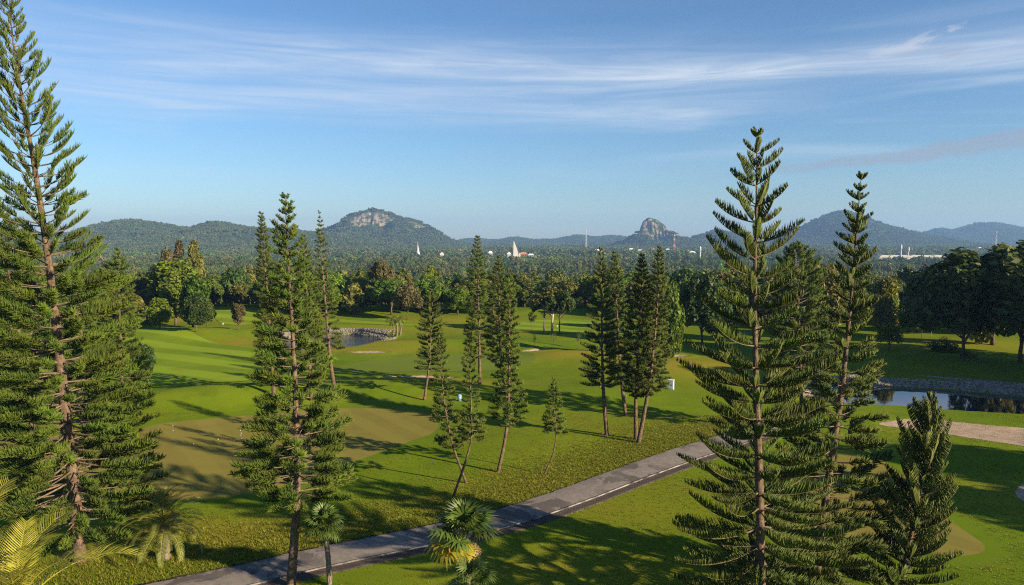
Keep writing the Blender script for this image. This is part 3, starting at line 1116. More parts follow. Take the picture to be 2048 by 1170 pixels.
def tree_meshes(kind, leafmat, variant, bark='bark_dark', nleaf=8000, leaf=.26, split=.3, trunk=.16):
    """unit tree: 10 m tall, crown half-width 3.6 m"""
    key = (kind, leafmat, variant, bark, nleaf, leaf, split)
    if key in TREE_CACHE:
        return TREE_CACHE[key]
    rng = np.random.default_rng(hash((kind, variant)) % 1000 if False else sum(map(ord, kind)) * 7 + variant * 131)
    base = 10 * split
    V, Fq, vals, C = crown_np(kind, rng, 3.6, 10 - base, nleaf, leaf)
    V[:, 2] += base
    C[:, 2] += base
    cme = mesh_np('crown', V, [Fq], M[leafmat], attr={'v': vals})
    sel = rng.choice(len(C), min(11, len(C)), replace=False)
    tme = limb_mesh('trunk', 10, trunk, [tuple(C[i]) for i in sel], rng, M[bark], split, (rng.random() - .5) * .06)
    TREE_CACHE[key] = (tme, cme)
    return TREE_CACHE[key]


def tree(name, label, base, height, half, kind, leafmat, variant=0, cat='tree', group=None, rz=None, **kw):
    tme, cme = tree_meshes(kind, leafmat, variant, **kw)
    root = bpy.data.objects.new(name, None)
    root.empty_display_size = .3
    COL.objects.link(root)
    root.location = (base[0], base[1], h1(base[0], base[1]) - .05)
    s = height / 10.0
    root.rotation_euler = (0, 0, random.random() * 6.28 if rz is None else rz)
    k = half / 3.6
    root.scale = (k, k, s)
    tag(root, label, cat, group)
    link('trunk', tme, root)
    link('crown', cme, root)
    return root


def ptree(name, label, px, base_py, top_py, half_px, kind, leafmat, variant=0, **kw):
    b = at(px, base_py)
    hgt = (base_py - top_py) / F * b.y
    return tree(name, label, b, hgt, half_px / F * b.y, kind, leafmat, variant, **kw)


# ------------------------------------------------------------------ araucaria pines, branch by branch
def branch_mesh(L, style, seed, leafmat):
    rng = np.random.default_rng(seed)
    n = 11
    s = np.linspace(0, 1, n)
    c1, c2 = {'comb': (-.04, .30), 'tuft': (.0, .16), 'wisp': (-.08, .32)}[style]
    wob = (rng.random() - .5) * .12
    ax = np.stack([L * s, L * wob * s * s, L * (c1 * s + c2 * s ** 2.6)], 1)
    tg = np.gradient(ax, axis=0)
    tg /= np.linalg.norm(tg, axis=1)[:, None]

    def at_s(q):
        return np.stack([np.interp(q, s, ax[:, i]) for i in range(3)], 1), np.stack([np.interp(q, s, tg[:, i]) for i in range(3)], 1)
    mb = MB()
    r0 = .011 + .0095 * L
    mb.tube([tuple(p) for p in ax], list(np.linspace(r0, .006, n)), 4, cap=False)
    s0 = {'comb': .10 + .10 * rng.random(), 'tuft': .34 + .2 * rng.random(), 'wisp': .40 + .16 * rng.random()}[style]
    if L < 1.1:
        s0 *= .55
    step = {'comb': .046, 'tuft': .030, 'wisp': .036}[style]
    nb = max(int(L * (1 - s0) / step), 9)
    rows = {'comb': 2, 'tuft': 3, 'wisp': 3}[style]
    q = np.repeat(s0 + (1 - s0) * (np.arange(nb) + .5) / nb, rows)
    q = np.clip(q + (rng.random(len(q)) - .5) * (1 - s0) / nb, s0, 1)
    m = len(q)
    P, T = at_s(q)
    w = (q - s0) / (1 - s0)
    side = np.cross(T, np.array([0, 0, 1.0]))
    side /= np.linalg.norm(side, axis=1)[:, None]
    upv = np.cross(side, T)
    if style == 'comb':
        sg = np.tile([1, -1], m // 2 + 1)[:m]
        lat = sg * (.42 + .28 * rng.random(m))
        upc = .80 + .25 * rng.random(m)
        fw = .35 + .3 * rng.random(m)
        ln = (.10 + .40 * min(1.0, .35 + L / 4.0) * np.sin(math.pi * np.clip(.12 + .86 * w, 0, 1)) ** .75) * (.8 + .4 * rng.random(m))
        rad = .0235
    elif style == 'tuft':
        an = rng.random(m) * 2 * math.pi
        lat = np.cos(an) * .8
        upc = np.sin(an) * .7 + .35
        fw = .45 + .35 * rng.random(m)
        ln = (.10 + .30 * min(1.0, .5 + L / 4.0) * np.sin(math.pi * np.clip(.2 + .72 * w, 0, 1)) ** .6) * (.7 + .6 * rng.random(m))
        rad = .0175
    else:
        an = rng.random(m) * 2 * math.pi
        lat = np.cos(an) * .65
        upc = np.sin(an) * .45 + .55
        fw = .6 + .4 * rng.random(m)
        ln = (.10 + .24 * min(1.0, .5 + L / 4.0) * np.sin(math.pi * np.clip(.2 + .7 * w, 0, 1)) ** .6) * (.6 + .8 * rng.random(m))
        rad = .0155
    ln = ln * min(1.0, .34 + L / 1.9)
    D = T * fw[:, None] + side * lat[:, None] + upv * upc[:, None]
    D /= np.linalg.norm(D, axis=1)[:, None]
    cur = np.array([0, 0, 1.0]) * .35 + T * .25
    p1 = P + D * (ln * .5)[:, None]
    p2 = p1 + (D + cur * (.6 + .5 * rng.random(m))[:, None]) * (ln * .42)[:, None]
    # slim three-sided spindles
    a = np.cross(D, rand_dirs(m, rng))
    a /= np.linalg.norm(a, axis=1)[:, None] + 1e-9
    b = np.cross(D, a)
    ring = []
    for p, r in ((P, rad * .7), (p1, rad)):
        for j in range(3):
            t_ = 2 * math.pi * j / 3
            ring.append(p + (a * math.cos(t_) + b * math.sin(t_)) * r)
    ring.append(p2)
    V = np.stack(ring, 1).reshape(-1, 3)
    o = len(mb.v)
    base = (np.arange(m) * 7 + o)[:, None]
    quad = np.concatenate([base + np.array([[j, (j + 1) % 3, 3 + (j + 1) % 3, 3 + j]]) for j in range(3)])
    tri = np.concatenate([base + np.array([[3 + j, 3 + (j + 1) % 3, 6]]) for j in range(3)])
    vals = np.repeat(np.clip(.15 + .5 * rng.random(m) + .3 * (w - .5), 0, 1), 7)
    vv = np.concatenate([np.full(o, .5), vals])
    bf = np.array(mb.f)
    return mesh_np('branch', np.concatenate([np.array([tuple(p) for p in mb.v]), V]), [bf, quad, tri], [M['bark_branch'], M[leafmat]],
                   mi=[np.zeros(len(bf)), np.ones(len(quad)), np.ones(len(tri))], attr={'v': vv})


BR_L = (0.35, 0.7, 1.1, 1.6, 2.2, 3.0, 4.0)
BR = {}


def branch_variant(L, style, leafmat, k):
    i = int(np.argmin([abs(math.log(L / b)) for b in BR_L]))
    key = (i, style, leafmat, k)
    if key not in BR:
        BR[key] = branch_mesh(BR_L[i], style, 1000 + i * 37 + k * 7 + len(style), leafmat)
    return BR[key], L / BR_L[i]


def pine(label, trunk_px, env, style='tuft', leafmat='needle', whorl=.45, per=6, r0=None, elev=(50, 12, -6), gap=0.0, group='araucaria pines on the golf course', seed=0, bare=(), nvar=3, jitter=.2, low=None, top=.85, more=1):
    """trunk_px: photograph points from tip to foot; env: (py, half width in px) of the crown"""
    rng = random.Random(seed * 91 + 5)
    fpx, fpy = trunk_px[-1]
    foot = at(fpx, fpy)
    d = foot.y
    mpp = d / F
    pts = [at_depth(a, b, d) for a, b in trunk_px[:-1]] + [foot + Vector((0, 0, -.15))]
    # a little sway out of the picture plane so that the trunk is not planar
    sway = (rng.random() - .5) * .05
    hgt = pts[0].z - foot.z
    cur = [Vector(p) for p in open_curve([np.array(p) for p in pts[::-1]], 6)]
    for p in cur:
        k = (p.z - foot.z) / hgt
        p.y += sway * hgt * k * (1 - k) * 2
    root = bpy.data.objects.new('araucaria_pine', None)
    root.empty_display_size = .3
    COL.objects.link(root)
    root.location = foot
    tag(root, label, 'pine tree', group)
    r0 = r0 or .0095 * hgt + .03
    mb = MB()
    rel = [p - foot for p in cur]
    rad = []
    for i, p in enumerate(rel):
        k = max(0, min(1, p.z / hgt))
        rad.append(max(.012, r0 * (1 - k) ** .85 * (1.25 if i == 0 else 1) * (1 + .06 * (rng.random() - .5))))
    mb.tube([tuple(p) for p in rel], rad, 9)
    link('trunk', mb.mesh('trunk', M['bark'], True), root)
    zs = [p.z for p in rel]

    def trunk_at(z):
        for i in range(len(zs) - 1):
            if zs[i] <= z <= zs[i + 1]:
                f = (z - zs[i]) / (zs[i + 1] - zs[i] + 1e-9)
                return rel[i].lerp(rel[i + 1], f)
        return rel[-1].copy()
    ez = [at_depth(1024, py, d).z - foot.z for py, _ in env]
    er = [w * mpp for _, w in env]
    zb, zt = ez[-1], zs[-1]

    def radius(z):
        return float(np.interp(z, ez[::-1], er[::-1]))
    # leader shoot with the topmost small whorls is the crown's own mesh
    bm, sc = branch_variant(.35, 'comb', leafmat, 0)
    tip = trunk_at(zt)
    V = np.empty(len(bm.vertices) * 3, np.float32)
    bm.vertices.foreach_get('co', V)
    V = V.reshape(-1, 3)
    Va = np.stack([-V[:, 2], V[:, 1], V[:, 0]], 1) * .9
    crown = link('crown', bm.copy(), root, tip + Vector((0, 0, -.22)))
    crown.data.name = 'crown'
    crown.data.vertices.foreach_set('co', Va.astype(np.float32).ravel())
    off = Vector(crown.location)
    # whorls from the top down
    z = zt - .12 - .25 * whorl
    turn = rng.random() * 6.28
    count = 0
    while z > zb:
        k = (zt - z) / max(zt - zb, .1)
        rr = radius(z)
        p = trunk_at(z)
        nb = per if k > .12 else max(4, per - 1)
        if k > .4:
            nb += int(more * min(1, (k - .4) * 3) + .5)
        turn += .45 + rng.random() * .4
        for j in range(nb):
            if rng.random() < (gap + .05) * min(1, k * 2):
                continue
            az = turn + 6.283 * j / nb + (rng.random() - .5) * .5
            e = R(np.interp(k, [0, .45, 1], elev) + (rng.random() - .5) * 14)
            reach = rr * (1 - jitter + 2 * jitter * rng.random()) * (.8 if rng.random() < .12 else 1)
            L = max(.12, (reach - min(.16, reach * .18)) / max(.5, math.cos(e)) * .98)
            sty = low if (low and k > .34 + .2 * rng.random()) else style
            bm, sc = branch_variant(L, sty if L > .5 else ('comb' if sty != 'tuft' else sty), leafmat, rng.randrange(nvar))
            o = bpy.data.objects.new('branch', bm)
            COL.objects.link(o)
            o.parent = crown
            o.location = p + Vector((0, 0, (rng.random() - .5) * .22 * whorl)) - off
            o.rotation_euler = (0, -e, az)
            o.rotation_euler = (Matrix.Rotation(az, 3, 'Z') @ Matrix.Rotation(-e, 3, 'Y') @ Matrix.Rotation((rng.random() - .5) * .4, 3, 'X')).to_euler()
            o.scale = (sc, sc * (.9 + .2 * rng.random()), sc * (.9 + .25 * rng.random()))
            count += 1
        z -= whorl * (top + (1 - top) * min(1, k * 2.5)) * (.85 + .3 * rng.random())
    return root


# -- the near ones
pine('very tall leaning pine with bare reddish trunk and wispy top at the left edge',
     [(18, -14), (28, 90), (50, 220), (72, 340), (92, 470), (108, 590), (122, 720), (138, 870), (152, 1010), (160, 1122)],
     [(-10, 8), (20, 30), (90, 45), (200, 66), (330, 92), (440, 100), (520, 112), (600, 132), (700, 138), (800, 146), (900, 166), (1000, 172), (1060, 130)],
     'wisp', 'needle_y', .50, 7, r0=.31, elev=(34, 10, -10), seed=1, gap=.05, low='tuft', more=6, jitter=.26)
pine('large feathery pine with upcurved comb like boughs in the right foreground',
     [(1513, 258), (1512, 420), (1508, 600), (1512, 800), (1518, 1000), (1522, 1262)],
     [(262, 20), (300, 45), (340, 64), (380, 78), (430, 96), (480, 100), (560, 112), (650, 126), (760, 146), (900, 152), (1000, 176), (1100, 190), (1200, 195)],
     'comb', 'needle', .70, 5, r0=.22, elev=(26, 8, -10), seed=2, top=1.0, more=4)
pine('slim tall pine leaning right, just behind the big feathery pine',
     [(1723, 346), (1716, 450), (1708, 560), (1698, 680), (1686, 790), (1666, 920), (1645, 1060), (1628, 1190)],
     [(350, 14), (390, 28), (440, 34), (500, 46), (560, 52), (620, 58), (700, 70), (800, 84), (900, 104), (1000, 126), (1100, 145), (1160, 140)],
     'comb', 'needle', .50, 6, r0=.20, elev=(30, 6, -8), seed=3, gap=.06, top=.9, low='tuft', jitter=.22, more=3)
pine('small pointed pine with ascending branches in the lower right corner',
     [(1863, 792), (1858, 870), (1846, 950), (1833, 1030), (1815, 1110), (1798, 1205)],
     [(796, 12), (830, 34), (870, 58), (930, 74), (1000, 82), (1080, 92), (1170, 104), (1190, 80)],
     'comb', 'needle', .40, 6, r0=.12, elev=(46, 32, 8), seed=4, gap=.08, top=1.0, more=1)
pine('tall columnar pine with bare lower trunk standing beside the cart path',
     [(570, 388), (574, 470), (580, 570), (587, 680), (592, 790), (595, 900), (594, 1000), (588, 1090), (581, 1172)],
     [(392, 10), (430, 24), (470, 32), (530, 44), (600, 58), (680, 72), (760, 84), (840, 102), (900, 114), (950, 122), (990, 112), (1010, 36)],
     'tuft', 'needle_y', .42, 6, r0=.22, elev=(34, 6, -4), seed=5, gap=.03, top=.85, more=3)
# -- left cluster
pine('broad pine mostly hidden behind the tall leaning pine, at the frame edge',
     [(-8, 398), (2, 480), (20, 560), (40, 680), (58, 790), (70, 930)],
     [(404, 10), (450, 34), (520, 60), (600, 80), (700, 95), (780, 100), (850, 90)],
     'tuft', 'needle_y', .45, 6, seed=6, elev=(34, 6, -6))
pine('slender sunlit pine right of the tall leaning pine',
     [(235, 497), (237, 580), (240, 670), (243, 760), (247, 832)],
     [(502, 8), (540, 24), (600, 34), (680, 42), (740, 52), (790, 50), (806, 30)],
     'tuft', 'needle_y', .40, 6, seed=7, elev=(34, 6, -6))
pine('yellow green bushy pine tucked behind the tall leaning pine',
     [(160, 520), (162, 590), (164, 700), (168, 858)],
     [(526, 8), (560, 22), (620, 36), (700, 44), (770, 46), (820, 40)],
     'tuft', 'needle_y', .42, 6, seed=8, elev=(34, 6, -6))
# -- group round the columnar pine
pine('dark narrow pine standing just left behind the columnar pine',
     [(522, 424), (527, 500), (534, 590), (541, 690), (548, 792)],
     [(428, 6), (460, 13), (520, 22), (600, 28), (660, 32), (720, 36), (752, 26)],
     'tuft', 'needle', .42, 6, seed=9, elev=(34, 6, -6))
pine('thin spire pine with long bare trunk right of the columnar pine',
     [(639, 422), (643, 500), (649, 580), (655, 650), (661, 720), (672, 794)],
     [(426, 4), (450, 9), (490, 15), (540, 20), (600, 24), (640, 27), (690, 34), (702, 30)],
     'tuft', 'needle', .46, 5, seed=10, gap=.22, elev=(32, 4, -8))
pine('short dark pine half hidden between the columnar pine and the spire pine',
     [(607, 470), (612, 560), (618, 660), (622, 800)],
     [(476, 6), (520, 20), (580, 28), (660, 34), (720, 36), (745, 24)],
     'tuft', 'needle', .44, 6, seed=11, elev=(34, 6, -6))
# -- middle group
pine('tall straight slim pine, tallest of the middle group',
     [(955, 472), (956, 560), (958, 660), (960, 768)],
     [(476, 6), (500, 12), (550, 22), (610, 29), (670, 35), (705, 32), (716, 16)],
     'tuft', 'needle_y', .42, 6, seed=12, elev=(34, 6, -6))
pine('dense pine half hidden behind the curved trunk middle pine',
     [(997, 512), (998, 590), (1000, 690), (1009, 793)],
     [(516, 6), (560, 22), (620, 30), (680, 32), (722, 28), (732, 14)],
     'tuft', 'needle', .40, 6, seed=13, elev=(34, 6, -6))
pine('tall middle pine whose bare lower trunk curves left into the lawn',
     [(1018, 538), (1019, 640), (1018, 740), (1016, 830), (1008, 890), (995, 944)],
     [(542, 6), (580, 20), (640, 25), (720, 28), (770, 38), (810, 46), (840, 44), (852, 20)],
     'tuft', 'needle_y', .40, 6, seed=14, elev=(34, 6, -6), r0=.13)
pine('dark pine with drooping lower boughs left of the middle group',
     [(862, 578), (862, 650), (858, 730), (848, 800)],
     [(582, 6), (610, 22), (650, 32), (700, 36), (735, 34), (745, 20)],
     'comb', 'needle', .44, 6, seed=15, elev=(32, 4, -12))
pine('small sunlit pine whose trunk crosses behind its leaning neighbour',
     [(878, 652), (882, 730), (890, 810), (903, 880), (918, 926), (934, 966)],
     [(656, 5), (690, 16), (740, 23), (790, 27), (840, 36), (890, 36), (906, 18)],
     'tuft', 'needle', .36, 5, seed=16, elev=(34, 8, -4), r0=.085, gap=.12)
pine('small leaning pine with S curved dark trunk nearest the path',
     [(937, 686), (940, 760), (943, 830), (942, 880), (928, 932), (903, 998)],
     [(690, 5), (720, 18), (760, 22), (820, 26), (860, 36), (884, 38), (894, 18)],
     'tuft', 'needle', .36, 5, seed=17, elev=(34, 8, -4), r0=.085, gap=.12)
pine('smallest pine with a bowed thin trunk alone on the lawn',
     [(1108, 756), (1109, 820), (1112, 870), (1105, 912), (1086, 949)],
     [(760, 4), (780, 13), (820, 22), (850, 30), (864, 30), (870, 16)],
     'tuft', 'needle_y', .30, 5, seed=18, elev=(34, 8, -4), r0=.06)
# -- dark group right of the middle
pine('tall pine with dark bare trunk and one low drooping bough',
     [(1202, 496), (1203, 590), (1204, 700), (1207, 790), (1214, 870)],
     [(500, 6), (540, 20), (600, 30), (660, 40), (700, 46), (740, 50), (770, 46), (780, 16)],
     'comb', 'needle', .45, 6, seed=19, elev=(32, 4, -12), gap=.08)
pine('pine with sunlit bare trunk base behind the dark twin pines',
     [(1229, 502), (1232, 580), (1237, 670), (1243, 760), (1252, 832)],
     [(506, 6), (550, 20), (620, 28), (690, 32), (740, 34), (765, 18)],
     'tuft', 'needle_y', .42, 6, seed=20, elev=(34, 6, -6))
pine('left trunk of the dark dense twin pines',
     [(1284, 508), (1282, 600), (1276, 700), (1271, 800), (1272, 879)],
     [(512, 6), (550, 18), (620, 32), (690, 40), (750, 42), (785, 34), (792, 14)],
     'tuft', 'needle', .36, 7, seed=21, elev=(34, 6, -8))
pine('right leaning trunk of the dark dense twin pines',
     [(1319, 492), (1316, 580), (1308, 680), (1296, 780), (1276, 886)],
     [(496, 6), (540, 18), (620, 27), (700, 36), (760, 40), (782, 32), (790, 14)],
     'tuft', 'needle', .36, 7, seed=22, elev=(34, 6, -8))
# -- behind the big right pine
pine('wide yellow green pine filling the gap behind the big feathery pine',
     [(1594, 486), (1596, 600), (1600, 720), (1604, 868)],
     [(490, 10), (520, 34), (570, 55), (640, 66), (720, 68), (790, 60)],
     'tuft', 'needle_y', .42, 7, seed=23, elev=(34, 8, -6))

# ------------------------------------------------------------------ palms
def frond_mesh(L, droop, n, leaflen, leafw, mats, seed, stiff=.5, hang=.35, rach=.02):
    """feather leaf along +X: a curved rachis with two rows of leaflets"""
    rng = np.random.default_rng(seed)
    s = np.linspace(0, 1, 14)
    ang = stiff - droop * s ** 1.4
    step = L / 13
    ax = np.zeros((14, 3))
    for i in range(1, 14):
        ax[i] = ax[i - 1] + np.array([math.cos(ang[i]), 0, math.sin(ang[i])]) * step
    tg = np.gradient(ax, axis=0)
    tg /= np.linalg.norm(tg, axis=1)[:, None]
    mb = MB()
    mb.tube([tuple(p) for p in ax], list(np.linspace(rach, rach * .25, 14)), 4, cap=False)
    o = len(mb.v)
    V, T = [], []
    vals = []
    for i in range(n):
        q = .14 + .86 * (i + .5) / n
        P = np.array([np.interp(q, s, ax[:, k]) for k in range(3)])
        t = np.array([np.interp(q, s, tg[:, k]) for k in range(3)])
        up = np.cross(np.array([0, -1, 0]), t) * -1
        up = np.array([-t[2], 0, t[0]])
        ll = leaflen * (math.sin(math.pi * min(.98, .14 + .80 * q)) ** .6)
        for sg in (1, -1):
            d = np.array([0, sg, 0]) * .85 + t * (.55 + .35 * q) + up * (.30 + .2 * (rng.random() - .5))
            d /= np.linalg.norm(d)
            m = P + d * ll * .5
            e = m + (d - np.array([0, 0, hang * (1 + .6 * rng.random())])) * ll * .5
            w = t * leafw
            k = len(V) + o
            V += [P - w * .4, P + w * .4, m + w * .55, m - w * .55, e]
            T.append([(k, k + 1, k + 2, k + 3)])
            T[-1].append((k + 3, k + 2, k + 4))
            vals += [rng.random()] * 5
    bf = np.array(mb.f)
    quads = np.array([a[0] for a in T])
    tris = np.array([a[1] for a in T])
    return mesh_np('frond', np.concatenate([np.array([tuple(p) for p in mb.v]), np.array(V)]), [bf, quads, tris], mats,
                   mi=[np.zeros(len(bf)), np.ones(len(quads)), np.ones(len(tris))], attr={'v': np.concatenate([np.full(o, .8), vals])})


def fan_mesh(stalk, rad, nseg, mats, seed, droop=.35):
    """fan leaf along +X: a stalk and a disc of stiff split segments"""
    rng = np.random.default_rng(seed)
    mb = MB()
    mb.tube([(0, 0, 0), (stalk * .5, 0, stalk * .04), (stalk, 0, 0)], [.022, .016, .012], 4, cap=False)
    o = len(mb.v)
    V, Q, T, vals = [], [], [], []
    c = np.array([stalk, 0, 0])
    for i in range(nseg):
        a = R(-150 + 300 * (i + .5) / nseg)
        r = rad * (.72 + .28 * math.cos(a * .55)) * (.92 + .16 * rng.random())
        d = np.array([math.cos(a), math.sin(a), 0])
        side = np.array([-d[1], d[0], 0]) * (rad * .075)
        lift = .10 * rad * (1 if i % 2 else -.4)
        m = c + d * r * .55 + np.array([0, 0, lift * .5 + .08 * rad])
        e = c + d * r + np.array([0, 0, -droop * r * (.5 + .8 * rng.random())])
        k = len(V) + o
        V += [c - side * .15, c + side * .15, m + side, m - side, e]
        Q.append((k, k + 1, k + 2, k + 3))
        T.append((k + 3, k + 2, k + 4))
        vals += [rng.random()] * 5
    bf = np.array(mb.f)
    return mesh_np('frond', np.concatenate([np.array([tuple(p) for p in mb.v]), np.array(V)]), [bf, np.array(Q), np.array(T)], mats,
                   mi=[np.zeros(len(bf)), np.ones(len(Q)), np.ones(len(T))], attr={'v': np.concatenate([np.full(o, .5), vals])})


def palm(name, label, foot, trunk_pts, trunk_r, fronds, bark='bark_palm', group='ornamental palms', scaly=True):
    """fronds: list of (mesh, azimuth, elevation, scale, dz)"""
    root = bpy.data.objects.new(name, None)
    root.empty_display_size = .3
    COL.objects.link(root)
    root.location = foot
    tag(root, label, 'palm tree', group)
    mb = MB()
    cur = [Vector(p) for p in open_curve([np.array(p) for p in trunk_pts], 8)]
    rr = [trunk_r * (1.25 - .4 * i / len(cur)) * (1.12 if scaly and i % 2 else .95) for i in range(len(cur))]
    mb.tube(cur, rr, 9)
    link('trunk', mb.mesh('trunk', M[bark], False), root)
    top = cur[-1]
    for me, az, el, sc, dz in fronds:
        o = link('frond', me, root, top + Vector((0, 0, dz)))
        o.rotation_euler = (Matrix.Rotation(az, 3, 'Z') @ Matrix.Rotation(-el, 3, 'Y') @ Matrix.Rotation((random.random() - .5) * .5, 3, 'X')).to_euler()
        o.scale = (sc,) * 3
    return root


# date palm by the near green
PM = [M['palm_y'], M['palm']]
date = [frond_mesh(2.35, 1.35, 34, .40, .034, [M['palm_y'], M['palm_d']], 50 + k, stiff=.3, hang=.2) for k in range(3)]
ft = at(330, 1118)
fr = []
for i in range(46):
    el = R(84 - 112 * (i / 45.0) ** .9)
    fr.append((date[i % 3], i * 2.399, el, .85 + .25 * random.random(), .25 - .4 * i / 46))
palm('date_palm', 'low bushy date palm with arching yellow green fronds on the near lawn', ft, [(0, 0, -.1), (.02, 0, .8), (0, 0, 1.7)], .2, fr)

# fan palms beside the path
fan_a = [fan_mesh(.75, .78, 26, [M['palm'], M['fan']], 60 + k, .25) for k in range(3)]
fan_yel = fan_mesh(.75, .78, 24, [M['fan_y'], M['fan_y']], 66, .28)
fan_dead = fan_mesh(.7, .6, 18, [M['dead'], M['dead']], 67, 1.1)
ft = at(660, 1196)
hgt = at_depth(651, 1052, ft.y).z - ft.z
fr = [(fan_a[i % 3], i * 2.399, R(85 - 115 * i / 27.0), .62 + .12 * random.random(), 0) for i in range(28)]
palm('fan_palm', 'small fan palm with thin trunk beside the columnar pine', ft, [(0, 0, -.1), (-.04, 0, hgt * .5), ((651 - 660) / F * ft.y, 0, hgt)], .105, fr)
ft = Vector(at(939, 1262))
topz = at_depth(928, 1068, ft.y).z - ft.z
fr = []
for i in range(17):
    az, el = i * 2.399, R(82 - 88 * i / 16.0)
    fr.append((fan_a[i % 3], az, el, .92 + .25 * random.random(), 0))
fr += [(fan_yel, R(200), R(-10), 1.1, -.05), (fan_yel, R(228), R(-22), 1.1, -.1), (fan_yel, R(272), R(-55), .8, -.1), (fan_dead, R(-8), R(-45), .95, -.1), (fan_dead, R(-25), R(-70), .85, -.15)]
palm('fan_palm', 'bushy fan palm with yellow and dead lower fronds in the bottom middle', ft, [(0, 0, -.1), (-.05, 0, topz * .5), (-.22, 0, topz)], .14, fr)
ft = Vector(at(946, 1345))
topz = at_depth(943, 1162, ft.y).z - ft.z
fr = [(fan_a[i % 3], i * 2.399 + .4, R(70 - 80 * i / 9.0), .62 + .12 * random.random(), 0) for i in range(10)]
palm('fan_palm', 'young short fan palm at the bottom edge below the bushy fan palm', ft, [(0, 0, -.1), (0, 0, topz * .5), (0, 0, topz)], .09, fr)
# feather palm clump in the bottom left corner, close to the camera
areca = [frond_mesh(2.7, 1.35, 36, .66, .034, [M['palm_y'], M['palm_y']], 70 + k, stiff=.55, hang=.2, rach=.024) for k in range(3)]
D0 = 15.5
for k, (px, py, lab, azs) in enumerate(((30, 1232, 'yellow green feather palm whose fronds arch into the bottom left corner', [(-8, 38, 1.0), (25, 24, 1.05), (60, 62, .9), (100, 70, .8), (-60, 45, .9), (150, 50, .8), (-120, 40, .9), (200, 30, .8), (-25, 62, .85)]),
                                        (-60, 1150, 'taller feather palm stem just left of the corner palm', [(20, 66, .9), (-5, 40, .8), (80, 60, .9), (140, 50, .9), (200, 40, .9), (-60, 45, .9), (-130, 40, .9)]))):
    top = at_depth(px, py, D0 + 1.2 * k)
    g = h1(top.x, top.y)
    fr = [(areca[i % 3], R(a), R(e), s, 0) for i, (a, e, s) in enumerate(azs)]
    palm('feather_palm', lab, (top.x - .2, top.y, g), [(0, 0, -.1), (.08, 0, (top.z - g) * .5), (.2, 0, top.z - g)], .075, fr, group='corner feather palms')

# coconut palms of the middle distance
coco_f = [frond_mesh(2.6, 1.9, 16, .75, .10, [M['palm'], M['palm']], 80 + k, stiff=.5, hang=.5, rach=.05) for k in range(2)]


def coconut(label, px, py, top_py, sc=1.0, group='coconut palms in the tree belt'):
    b = at(px, py)
    hgt = (py - top_py) / F * b.y
    fr = [(coco_f[i % 2], i * 2.399, R(70 - 95 * i / 17.0), sc * (.9 + .2 * random.random()), 0) for i in range(18)]
    return palm('coconut_palm', label, b, [(0, 0, -.2), (.15, 0, hgt * .5), (.35 * (random.random() - .5), 0, hgt)], .14, fr, group=group)


coconut('sunlit coconut palm above the far fairway strip', 429, 609, 560)
coconut('coconut palm at the far edge of the fairway strip, beside the dark narrow pine', 497, 612, 582, .9)
coconut('shorter coconut palm just left of the sunlit coconut palm', 411, 606, 578, .8)
for i, (px, py, tp, sc) in enumerate(((786, 671, 641, .5), (793, 672, 646, .5), (800, 670, 640, .45))):
    coconut(['left', 'middle', 'right'][i] + ' stem of the three small palms on the spit of the blue pond', px, py, tp, sc, 'small palms on the pond spit')

# ------------------------------------------------------------------ trees one can tell apart
G = 'broadleaf trees on the golf course'
T = ptree
T('broadleaf_tree', 'big round bright green tree, tallest of the left copse', 352, 651, 524, 62, 'oval', 'leaf_mid', 0, group=G, split=.24)
T('broadleaf_tree', 'dark tree at the left end of the copse', 300, 642, 545, 48, 'round', 'leaf_dark', 1, group=G, split=.2)
T('broadleaf_tree', 'small bright tree in front of the left copse', 320, 656, 596, 30, 'oval', 'leaf_mid', 2, group=G, split=.28)
T('broadleaf_tree', 'round green tree in the right half of the left copse', 386, 655, 556, 40, 'oval', 'leaf_mid', 3, group=G, split=.25)
T('broadleaf_tree', 'small grey green tree standing forward of the left copse', 393, 664, 590, 27, 'oval', 'leaf_dark', 1, group=G, split=.3)
T('broadleaf_tree', 'dark little tree at the right end of the left copse', 414, 656, 604, 20, 'oval', 'leaf_dark', 2, group=G, split=.3)
T('broadleaf_tree', 'small brownish tree alone on the fairway edge', 477, 660, 609, 19, 'oval', 'leaf_brown', 0, group=G, split=.36)
T('broadleaf_tree', 'low tree with a pale trunk below the slender left pine', 288, 785, 690, 26, 'oval', 'leaf_dark', 0, group=G, split=.34, bark='bark_pale')
G2 = 'tall casuarinas behind the left copse'
T('casuarina_tree', 'left brownish casuarina rising behind the left copse', 338, 612, 502, 26, 'wispy', 'leaf_brown', 0, group=G2, split=.3, cat='tree')
T('casuarina_tree', 'middle brownish casuarina rising behind the left copse', 362, 610, 490, 24, 'wispy', 'leaf_brown', 1, group=G2, split=.3)
T('casuarina_tree', 'right olive casuarina rising behind the left copse', 391, 610, 488, 26, 'wispy', 'leaf_olive', 2, group=G2, split=.3)
T('broadleaf_tree', 'brownish round tree poking above the belt behind the pond', 762, 622, 517, 24, 'umbrella', 'leaf_brown', 0, group=G, split=.5)
T('broadleaf_tree', 'tan leaved tree in the front row of the belt', 815, 640, 568, 30, 'round', 'leaf_brown', 1, group=G, split=.3)
T('broadleaf_tree', 'airy tree with pale forked limbs on the sunlit far fairway', 1104, 664, 566, 44, 'umbrella', 'leaf_olive', 1, group=G, split=.42, nleaf=3000, bark='bark_pale')
T('broadleaf_tree', 'dark tree right beside the airy pale limbed tree', 1119, 667, 575, 32, 'umbrella', 'leaf_dark', 2, group=G, split=.4)
T('broadleaf_tree', 'dark tree left beside the airy pale limbed tree', 1088, 662, 590, 26, 'umbrella', 'leaf_dark', 0, group=G, split=.45)
